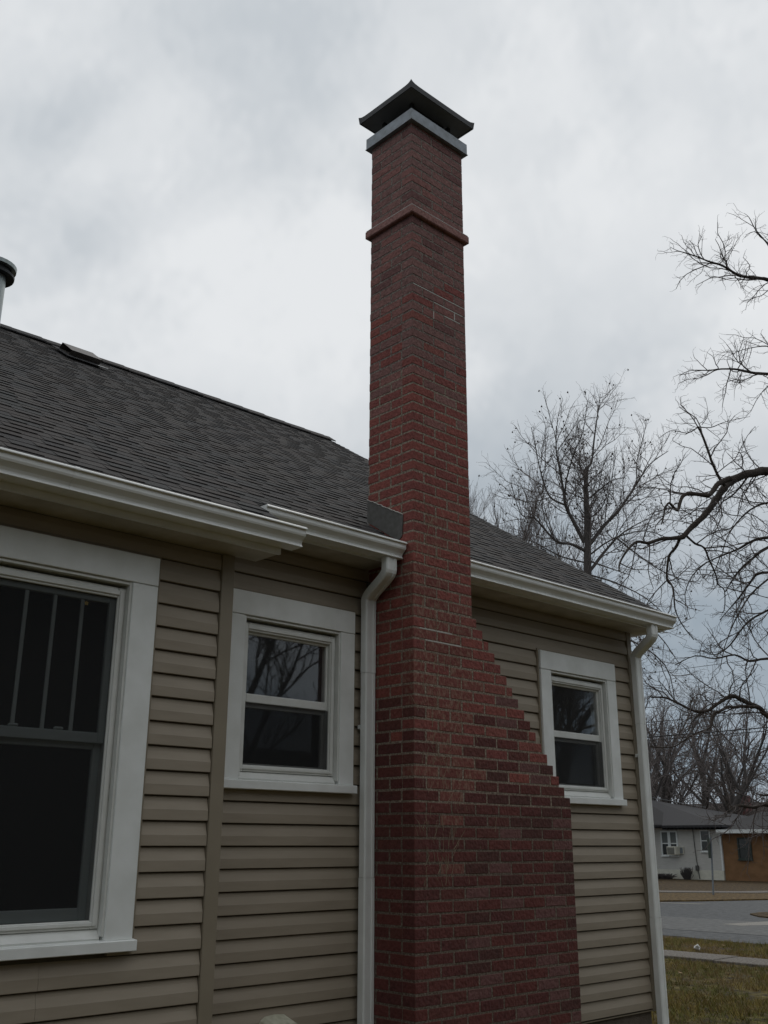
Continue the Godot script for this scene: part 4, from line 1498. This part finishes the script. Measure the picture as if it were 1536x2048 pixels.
func trees() -> void:
	var street_limbs := [
		[[Vector3(15.24, 4.54, -1.14), Vector3(15.05, 6.06, -1.21), Vector3(14.74, 6.86, -1.50), Vector3(14.32, 7.02, -1.95), Vector3(14.12, 6.97, -2.05), Vector3(13.92, 6.91, -2.15), Vector3(13.71, 6.78, -2.27), Vector3(13.55, 6.65, -2.30), Vector3(13.39, 6.46, -2.35), Vector3(13.21, 6.25, -2.40), Vector3(13.05, 6.09, -2.45), Vector3(12.87, 5.93, -2.52), Vector3(12.69, 5.75, -2.58)], 0.12, 0.05],
		[[Vector3(13.39, 6.62, -2.21), Vector3(13.29, 6.70, -2.22), Vector3(13.18, 6.91, -2.25), Vector3(13.08, 7.10, -2.25), Vector3(12.98, 7.35, -2.27), Vector3(12.88, 7.44, -2.27)], 0.034, 0.022],
		[[Vector3(12.88, 7.44, -2.27), Vector3(12.77, 7.36, -2.27), Vector3(12.62, 7.28, -2.32), Vector3(12.42, 7.30, -2.45), Vector3(12.24, 7.16, -2.55)], 0.014, 0.005],
		[[Vector3(12.88, 7.44, -2.27), Vector3(13.11, 7.47, -2.19), Vector3(13.34, 7.59, -2.11), Vector3(13.59, 7.69, -1.99), Vector3(13.82, 7.77, -1.90)], 0.012, 0.004],
		[[Vector3(12.92, 7.47, -2.22), Vector3(13.06, 7.67, -2.18), Vector3(13.14, 7.99, -2.24)], 0.008, 0.003],
		[[Vector3(13.44, 6.73, -2.13), Vector3(13.31, 6.66, -2.20), Vector3(13.20, 6.59, -2.23), Vector3(13.09, 6.45, -2.27), Vector3(12.98, 6.39, -2.29), Vector3(12.80, 6.41, -2.43), Vector3(12.68, 6.37, -2.49), Vector3(12.58, 6.25, -2.50), Vector3(12.49, 6.10, -2.50), Vector3(12.39, 6.13, -2.51), Vector3(12.30, 6.17, -2.52), Vector3(12.20, 6.07, -2.53), Vector3(12.11, 5.90, -2.52), Vector3(12.03, 5.79, -2.51)], 0.06, 0.012],
		[[Vector3(12.69, 5.75, -2.58), Vector3(12.49, 5.71, -2.65), Vector3(12.29, 5.67, -2.69), Vector3(12.07, 5.58, -2.77), Vector3(11.87, 5.57, -2.82), Vector3(11.68, 5.42, -2.86), Vector3(11.50, 5.21, -2.88), Vector3(11.37, 5.05, -2.82)], 0.045, 0.014],
		[[Vector3(12.68, 5.74, -2.61), Vector3(12.66, 5.60, -2.70), Vector3(12.65, 5.52, -2.79), Vector3(12.66, 5.34, -2.85), Vector3(12.68, 5.16, -2.88), Vector3(12.76, 5.06, -2.84), Vector3(12.79, 4.76, -2.86), Vector3(12.86, 4.53, -2.81), Vector3(12.97, 4.31, -2.71)], 0.034, 0.008],
		[[Vector3(12.81, 5.81, -2.59), Vector3(12.94, 5.70, -2.53), Vector3(13.08, 5.65, -2.47), Vector3(13.19, 5.49, -2.47), Vector3(13.30, 5.29, -2.45), Vector3(13.39, 5.16, -2.48), Vector3(13.51, 5.08, -2.45), Vector3(13.57, 4.83, -2.51), Vector3(13.63, 4.78, -2.59)], 0.026, 0.007],
		[[Vector3(13.10, 5.65, -2.49), Vector3(13.54, 5.73, -2.35), Vector3(13.90, 5.69, -2.35), Vector3(14.25, 5.66, -2.35)], 0.016, 0.007],
		[[Vector3(13.75, 6.79, -2.02), Vector3(13.75, 6.66, -2.16), Vector3(13.75, 6.56, -2.31), Vector3(13.75, 6.50, -2.47), Vector3(13.79, 6.38, -2.56), Vector3(13.77, 6.32, -2.73)], 0.022, 0.008],
		[[Vector3(15.17, 5.62, -1.25), Vector3(14.96, 6.12, -1.86), Vector3(14.84, 6.14, -2.32), Vector3(14.84, 6.14, -2.58), Vector3(14.85, 6.06, -2.84), Vector3(14.83, 6.00, -3.15), Vector3(14.83, 5.94, -3.41), Vector3(14.87, 5.88, -3.62)], 0.05, 0.008],
		[[Vector3(15.17, 5.15, -1.24), Vector3(14.94, 6.02, -1.86), Vector3(14.81, 5.97, -2.33), Vector3(14.80, 5.84, -2.60), Vector3(14.81, 5.70, -2.84), Vector3(14.86, 5.57, -3.01), Vector3(14.91, 5.42, -3.17)], 0.05, 0.01],
		[[Vector3(15.15, 4.55, -1.28), Vector3(14.99, 5.41, -1.97), Vector3(14.92, 5.62, -2.53), Vector3(15.03, 5.52, -2.80), Vector3(15.14, 5.35, -3.06), Vector3(15.28, 5.26, -3.28), Vector3(15.38, 5.09, -3.57)], 0.045, 0.008],
		[[Vector3(15.15, 1.87, -1.28), Vector3(14.86, 2.68, -1.60), Vector3(14.50, 3.04, -2.04), Vector3(14.23, 3.31, -2.36), Vector3(14.11, 3.42, -2.41), Vector3(13.99, 3.47, -2.48), Vector3(13.85, 3.54, -2.56), Vector3(13.73, 3.58, -2.61), Vector3(13.61, 3.53, -2.67), Vector3(13.47, 3.43, -2.76), Vector3(13.35, 3.35, -2.83), Vector3(13.19, 3.35, -2.94), Vector3(13.03, 3.44, -3.06), Vector3(12.87, 3.53, -3.19), Vector3(12.71, 3.53, -3.32)], 0.07, 0.014],
		[[Vector3(14.00, 3.42, -2.37), Vector3(13.82, 3.43, -2.50), Vector3(13.67, 3.41, -2.58), Vector3(13.56, 3.41, -2.61), Vector3(13.43, 3.34, -2.67), Vector3(13.30, 3.30, -2.70), Vector3(13.21, 3.13, -2.70), Vector3(13.10, 3.06, -2.72), Vector3(12.97, 3.02, -2.77), Vector3(12.81, 2.93, -2.87), Vector3(12.67, 2.84, -2.94), Vector3(12.54, 2.80, -2.99), Vector3(12.33, 2.81, -3.17)], 0.036, 0.01],
		[[Vector3(15.18, 1.47, -1.22), Vector3(14.60, 1.87, -1.88), Vector3(14.09, 2.07, -2.44), Vector3(13.88, 2.04, -2.51), Vector3(13.72, 2.03, -2.50), Vector3(13.51, 2.05, -2.56), Vector3(13.34, 2.01, -2.58), Vector3(13.18, 1.96, -2.55)], 0.055, 0.014],
		[[Vector3(14.56, 1.93, -1.85), Vector3(14.32, 2.24, -2.36), Vector3(14.30, 2.21, -2.53), Vector3(14.29, 2.22, -2.66)], 0.035, 0.02],
		[[Vector3(16.00, 7.52, -0.86), Vector3(15.72, 9.64, -1.08), Vector3(15.34, 10.41, -1.48), Vector3(14.98, 10.61, -1.84), Vector3(14.79, 10.60, -1.92), Vector3(14.55, 10.61, -2.09), Vector3(14.39, 10.63, -2.14), Vector3(14.23, 10.66, -2.17), Vector3(14.07, 10.69, -2.22), Vector3(13.88, 10.70, -2.30), Vector3(13.71, 10.71, -2.35), Vector3(13.52, 10.75, -2.44), Vector3(13.32, 10.78, -2.55), Vector3(13.16, 10.80, -2.59)], 0.06, 0.004],
		[[Vector3(15.08, 10.26, -1.38), Vector3(14.89, 10.74, -1.57), Vector3(14.75, 11.13, -1.67), Vector3(14.65, 11.21, -1.70), Vector3(14.53, 11.38, -1.76), Vector3(14.44, 11.56, -1.79), Vector3(14.34, 11.61, -1.82)], 0.03, 0.004],
		[[Vector3(13.99, 10.46, -2.01), Vector3(14.08, 10.68, -2.10), Vector3(14.25, 10.97, -2.06), Vector3(14.42, 11.23, -2.03), Vector3(14.60, 11.45, -1.96)], 0.01, 0.003],
		[[Vector3(15.82, 6.70, -1.14), Vector3(15.51, 8.39, -1.33), Vector3(15.14, 8.81, -1.60), Vector3(14.73, 8.81, -1.94), Vector3(14.46, 8.77, -2.04), Vector3(14.21, 8.76, -2.12), Vector3(14.00, 8.72, -2.14), Vector3(13.75, 8.67, -2.23), Vector3(13.49, 8.59, -2.32), Vector3(13.20, 8.54, -2.46), Vector3(12.96, 8.40, -2.53)], 0.055, 0.004],
		[[Vector3(15.11, 4.04, -1.34), Vector3(14.92, 4.83, -1.86), Vector3(14.81, 5.00, -2.25), Vector3(14.76, 4.93, -2.56), Vector3(14.74, 4.80, -2.81), Vector3(14.70, 4.51, -3.08), Vector3(14.68, 4.39, -3.34), Vector3(14.66, 4.49, -3.58)], 0.04, 0.008],
		[[Vector3(15.06, 3.53, -1.42), Vector3(14.62, 4.05, -1.97), Vector3(14.31, 4.15, -2.30), Vector3(14.10, 4.11, -2.48), Vector3(13.92, 4.20, -2.61), Vector3(13.69, 4.14, -2.81), Vector3(13.47, 4.18, -3.00), Vector3(13.24, 4.04, -3.21)], 0.035, 0.008],
		[[Vector3(15.16, 6.09, -1.25), Vector3(14.70, 6.49, -1.69), Vector3(14.32, 6.52, -1.98), Vector3(14.01, 6.37, -2.16), Vector3(13.74, 6.10, -2.29), Vector3(13.51, 5.83, -2.34), Vector3(13.30, 5.41, -2.37)], 0.035, 0.008],
		[[Vector3(14.54, 5.40, -2.26), Vector3(14.25, 5.13, -2.43), Vector3(13.99, 4.73, -2.58), Vector3(13.76, 4.33, -2.66), Vector3(13.57, 3.95, -2.68)], 0.022, 0.006],
		[[Vector3(13.73, 5.62, -2.81), Vector3(13.50, 5.40, -2.93), Vector3(13.31, 5.07, -2.98), Vector3(13.21, 4.70, -2.88)], 0.016, 0.006],
		[[Vector3(12.55, 5.13, -2.81), Vector3(12.34, 4.93, -2.89), Vector3(12.15, 4.69, -2.95), Vector3(11.99, 4.35, -2.96)], 0.014, 0.005],
		[[Vector3(14.99, 8.73, -1.53), Vector3(14.75, 9.16, -1.70), Vector3(14.54, 9.19, -1.80), Vector3(14.31, 9.14, -1.95), Vector3(14.08, 9.04, -2.09), Vector3(13.88, 8.91, -2.19)], 0.02, 0.004],
	]
	var sycamore_limbs := [
		[[Vector3(30.83, 1.32, -17.72), Vector3(31.00, 6.55, -17.46), Vector3(31.15, 11.37, -17.22), Vector3(31.19, 12.61, -17.15), Vector3(31.21, 13.90, -17.12), Vector3(31.22, 14.78, -17.10), Vector3(31.26, 15.59, -17.04)], 0.34, 0.14],
		[[Vector3(31.12, 12.55, -17.26), Vector3(30.78, 13.46, -17.50), Vector3(30.53, 13.95, -17.59), Vector3(30.35, 14.69, -17.56), Vector3(30.17, 15.40, -17.53), Vector3(29.99, 16.15, -17.51), Vector3(29.88, 17.08, -17.36)], 0.15, 0.03],
		[[Vector3(30.46, 14.41, -17.56), Vector3(30.32, 14.82, -17.38), Vector3(30.22, 15.30, -17.12), Vector3(30.19, 15.98, -16.75), Vector3(30.18, 16.63, -16.34), Vector3(30.13, 17.76, -16.01)], 0.07, 0.02],
		[[Vector3(31.26, 15.59, -17.04), Vector3(31.50, 15.90, -16.94), Vector3(31.70, 16.86, -16.90), Vector3(31.94, 18.11, -16.79), Vector3(32.15, 18.97, -16.75)], 0.1, 0.02],
		[[Vector3(30.45, 14.00, -17.58), Vector3(30.02, 14.26, -17.90), Vector3(29.74, 14.74, -17.97), Vector3(29.50, 15.35, -17.97), Vector3(29.28, 16.08, -17.95), Vector3(29.05, 16.96, -17.94)], 0.08, 0.02],
		[[Vector3(31.14, 12.19, -17.22), Vector3(30.61, 12.41, -17.45), Vector3(30.05, 12.46, -17.73), Vector3(29.59, 12.76, -17.83), Vector3(29.07, 13.29, -18.04), Vector3(28.55, 13.35, -18.24), Vector3(28.12, 14.52, -18.31)], 0.12, 0.02],
		[[Vector3(31.20, 12.40, -17.13), Vector3(31.75, 13.27, -16.72), Vector3(32.24, 13.84, -16.41), Vector3(32.73, 14.62, -16.09), Vector3(33.12, 15.20, -15.93), Vector3(33.62, 16.01, -15.60), Vector3(34.22, 16.57, -15.11)], 0.14, 0.02],
		[[Vector3(33.01, 15.11, -15.92), Vector3(33.19, 16.10, -15.95), Vector3(33.49, 17.11, -15.78), Vector3(33.75, 18.00, -15.67)], 0.05, 0.015],
		[[Vector3(31.20, 11.41, -17.14), Vector3(32.03, 12.30, -16.99), Vector3(32.83, 13.03, -16.88), Vector3(33.62, 13.56, -16.78), Vector3(34.69, 14.23, -16.25)], 0.12, 0.02],
		[[Vector3(31.23, 14.27, -17.09), Vector3(31.17, 14.57, -16.30), Vector3(30.99, 14.67, -15.71), Vector3(30.84, 14.56, -15.06)], 0.06, 0.02],
		[[Vector3(31.23, 15.09, -17.08), Vector3(31.54, 15.82, -17.54), Vector3(31.96, 16.99, -17.81), Vector3(32.36, 18.08, -18.11)], 0.06, 0.015],
		[[Vector3(31.15, 11.85, -17.21), Vector3(30.88, 11.30, -16.13), Vector3(30.63, 10.75, -15.02)], 0.07, 0.02],
		[[Vector3(31.19, 11.25, -17.14), Vector3(31.39, 10.82, -16.19), Vector3(31.66, 10.11, -15.13), Vector3(31.76, 9.26, -14.33)], 0.07, 0.02],
		[[Vector3(31.19, 12.01, -17.15), Vector3(32.24, 12.81, -16.72), Vector3(33.46, 13.24, -16.01), Vector3(34.57, 12.98, -15.49)], 0.07, 0.02],
		[[Vector3(32.28, 12.78, -16.52), Vector3(32.62, 11.81, -15.60), Vector3(32.91, 11.12, -14.76), Vector3(33.28, 10.66, -13.78)], 0.06, 0.02],
		[[Vector3(31.11, 11.76, -17.28), Vector3(30.24, 11.95, -17.79), Vector3(29.39, 12.42, -18.29), Vector3(28.67, 12.53, -18.55)], 0.06, 0.02],
		[[Vector3(31.22, 14.27, -17.10), Vector3(31.30, 14.80, -17.92), Vector3(31.30, 15.54, -18.87), Vector3(31.49, 15.80, -19.52)], 0.05, 0.015],
		[[Vector3(31.18, 13.45, -17.16), Vector3(31.20, 13.71, -16.50), Vector3(31.09, 14.28, -16.04), Vector3(30.92, 15.26, -15.68)], 0.06, 0.015],
		[[Vector3(29.75, 12.40, -17.57), Vector3(29.39, 13.20, -17.77), Vector3(29.21, 13.94, -17.69), Vector3(29.21, 14.65, -17.30)], 0.05, 0.015],
		[[Vector3(31.71, 13.26, -16.69), Vector3(31.64, 14.20, -16.43), Vector3(31.61, 15.14, -16.10), Vector3(31.53, 16.29, -15.84)], 0.05, 0.015],
		[[Vector3(31.10, 9.71, -17.30), Vector3(31.45, 9.67, -16.10), Vector3(31.80, 8.85, -14.91), Vector3(31.91, 7.53, -14.09)], 0.08, 0.02],
		[[Vector3(31.08, 9.14, -17.33), Vector3(32.16, 8.76, -16.22), Vector3(33.07, 7.83, -15.39), Vector3(33.48, 6.58, -15.35)], 0.08, 0.02],
	]
	var big := thing("bare_street_tree", "big leafless tree beyond the sidewalk reaching crooked limbs in from the right", "tree", Vector3(15.75, 0, -0.5))
	var spine := PackedVector3Array([Vector3(15.75, -0.2, -0.5), Vector3(15.72, 0.4, -0.55), Vector3(15.6, 1.5, -0.72), Vector3(15.5, 3.2, -0.95), Vector3(15.5, 5.0, -1.05), Vector3(15.75, 6.6, -1.0), Vector3(16.0, 7.6, -0.85), Vector3(16.3, 9.2, -0.6), Vector3(16.8, 11.5, -0.2)])
	var tk := Shape.new()
	tk.tube(spine, 0.36, 0.10, 12, 0.08)
	put("trunk", tk, M.bark, big)
	for l: Array in street_limbs:
		var p: Vector3 = l[0][0]
		if p.x > 14.95 and p.z > -1.36:
			# rooted in the trunk
			for i in spine.size() - 1:
				if p.y - 0.25 <= spine[i + 1].y:
					l[0].push_front(spine[i].lerp(spine[i + 1], clampf((p.y - 0.25 - spine[i].y) / (spine[i + 1].y - spine[i].y), 0, 1)))
					break
	drawn_tree(big, street_limbs, {"gap": [0.085, 0.115, 0.24], "len": [0.15, 0.38, 0.95], "slim": 0.72, "least": 0.4, "rad": [0.0034, 0.0056, 0.010], "from": 0.12, "open": [0.5, 1.25], "up": 0.04, "lift": 0.0, "bend": 0.42, "thick": 0.012}, M.bark, M.twig, 2)
	# limbs of the same tree that lean away from the picture
	var sy := thing("sycamore", "tall leafless tree with dangling seed balls rising behind the roof, right of the chimney", "tree", Vector3(30.83, 0, -17.72))
	sycamore_limbs[0][0][0] = Vector3(30.83, -0.2, -17.72)
	drawn_tree(sy, sycamore_limbs, {"gap": [0.19, 0.24, 0.34], "len": [0.52, 1.25, 2.6], "rad": [0.0075, 0.0115, 0.020], "from": 0.16, "open": [0.5, 1.2], "up": 0.16, "lift": 0.05, "bend": 0.30, "ball": 0.07, "slim": 0.55, "thick": 0.04}, M.bark_far, M.twig_far, 2)
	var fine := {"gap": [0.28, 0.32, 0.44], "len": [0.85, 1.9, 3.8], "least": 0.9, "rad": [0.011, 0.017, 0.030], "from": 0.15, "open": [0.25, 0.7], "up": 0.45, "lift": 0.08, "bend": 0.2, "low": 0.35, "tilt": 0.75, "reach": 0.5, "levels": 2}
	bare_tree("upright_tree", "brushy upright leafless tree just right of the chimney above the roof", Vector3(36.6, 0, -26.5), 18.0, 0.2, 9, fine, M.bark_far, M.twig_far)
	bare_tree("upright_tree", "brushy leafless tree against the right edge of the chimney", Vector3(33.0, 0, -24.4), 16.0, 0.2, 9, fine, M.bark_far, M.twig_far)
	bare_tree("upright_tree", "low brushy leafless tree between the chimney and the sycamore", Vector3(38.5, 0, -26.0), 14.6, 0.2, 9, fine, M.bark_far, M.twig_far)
	var wild := {"least": 0.85, "gap": [0.34, 0.42, 0.6], "len": [0.75, 1.5, 2.6], "rad": [0.016, 0.022, 0.04], "from": 0.15, "open": [0.4, 1.1], "up": 0.12, "lift": 0.03, "bend": 0.34, "low": 0.3, "tilt": 0.95, "reach": 0.48, "levels": 2}
	var spots := [
		[Vector3(52.4, 0, -28.5), 10.4, Vector3(0.5, 0, 0.4), "leafless tree at the back of the grey house, behind the corner downspout"],
		[Vector3(51.5, 0, -25.2), 9.5, Vector3(1.4, 0, 2.6), "leaning dark leafless tree above the middle of the grey roof"],
		[Vector3(56.2, 0, -29.9), 11.2, Vector3(0, 0, 0), "leafless tree just right of the corner downspout, behind the leaning one"],
		[Vector3(60.7, 0, -30.1), 11.8, Vector3(0, 0, 0), "tallest leafless tree above the grey roof"],
		[Vector3(57.8, 0, -27.3), 9.0, Vector3(0.6, 0, 0.5), "leafless tree over the joint of the grey and orange houses"],
		[Vector3(66.1, 0, -30.8), 7.6, Vector3(0, 0, -0.6), "small leafless tree behind the orange house"],
		[Vector3(71.6, 0, -30.6), 8.0, Vector3(0, 0, 0.8), "leafless tree at the right edge behind the orange house"],
		[Vector3(60.0, 0, -33.5), 10.0, Vector3(0, 0, 0), "far leafless tree showing low between the downspout and the grey roof"],
		[Vector3(50.0, 0, -26.6), 8.0, Vector3(-0.3, 0, -0.5), "thick stemmed leafless tree close behind the grey house"],
	]
	for s: Array in spots:
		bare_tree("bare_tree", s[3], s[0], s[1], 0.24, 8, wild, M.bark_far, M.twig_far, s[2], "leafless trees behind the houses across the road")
	# trees behind the camera, which the windows mirror
	var near := {"least": 0.85, "gap": [0.22, 0.28, 0.4], "len": [0.55, 1.2, 2.4], "rad": [0.012, 0.018, 0.03], "from": 0.15, "open": [0.4, 1.0], "up": 0.2, "lift": 0.04, "bend": 0.3, "low": 0.35, "tilt": 0.75, "reach": 0.55, "levels": 2}
	bare_tree("yard_tree", "forked leafless tree mirrored in the window left of the chimney", Vector3(11.6, 0, 12.3), 9.0, 0.17, 7, near, M.bark, M.twig, Vector3(0.3, 0, 0.2))
	bare_tree("yard_tree", "leafless tree mirrored in the window right of the chimney", Vector3(17.5, 0, 9.0), 8.0, 0.2, 9, near, M.bark, M.twig)
	bare_tree("yard_tree", "leafless tree beside the one mirrored in the right window", Vector3(20.5, 0, 11.5), 9.0, 0.2, 9, near, M.bark, M.twig)


func litter() -> void:
	var s := Shape.new()
	var c := Vector3(14.76, 0.05, -4.16)
	var ico := []
	for i in 9:
		var a := i * 2.4
		var yy := 1.0 - 2.0 * (i + 0.5) / 9.0
		ico.append(c + Vector3(cos(a) * sqrt(1 - yy * yy), yy * 0.8, sin(a) * sqrt(1 - yy * yy)) * rng.randf_range(0.04, 0.085))
	for i in 9:
		s.tri(ico[i], ico[(i + 2) % 9], ico[(i + 3) % 9])
		s.tri(ico[i], ico[(i + 5) % 9], ico[(i + 1) % 9])
	tag(put("crumpled_paper", s, M.paper), "crumpled white paper on the dead grass beyond the sidewalk", "litter")
	var f := Shape.new()
	f.tint = Color.WHITE
	for i in 26:
		var p := Vector3(rng.randf_range(8.5, 16.4), 0.045, rng.randf_range(-7.0, 0.5))
		if p.x > 13.4 and p.x < 14.4:
			continue
		var a := rng.randf() * TAU
		var u := Vector3(cos(a), 0.25, sin(a)) * rng.randf_range(0.02, 0.045)
		var w := Vector3(-sin(a), 0.1, cos(a)) * rng.randf_range(0.015, 0.03)
		f.quad(p - u, p - w, p + u, p + w)
	var o := put("fallen_leaves", f, M.leaf_dry, null, true)
	tag(o, "scattered pale dry leaves on the winter lawn", "leaves")
	var lf := Shape.new()
	var q := Vector3(2.15, 2.615, 0.3165)
	for i in 5:
		var a := TAU * i / 5.0 + 0.3
		lf.tri(q + Vector3(cos(a + 0.6), sin(a + 0.6), 0) * 0.004, q + Vector3(cos(a - 0.6), sin(a - 0.6), 0) * 0.004, q + Vector3(cos(a) * 0.013, sin(a) * 0.013, 0.003))
	tag(put("dry_leaf", lf, M.leaf_gold), "tiny golden leaf caught on the screen of the tall window", "leaf")
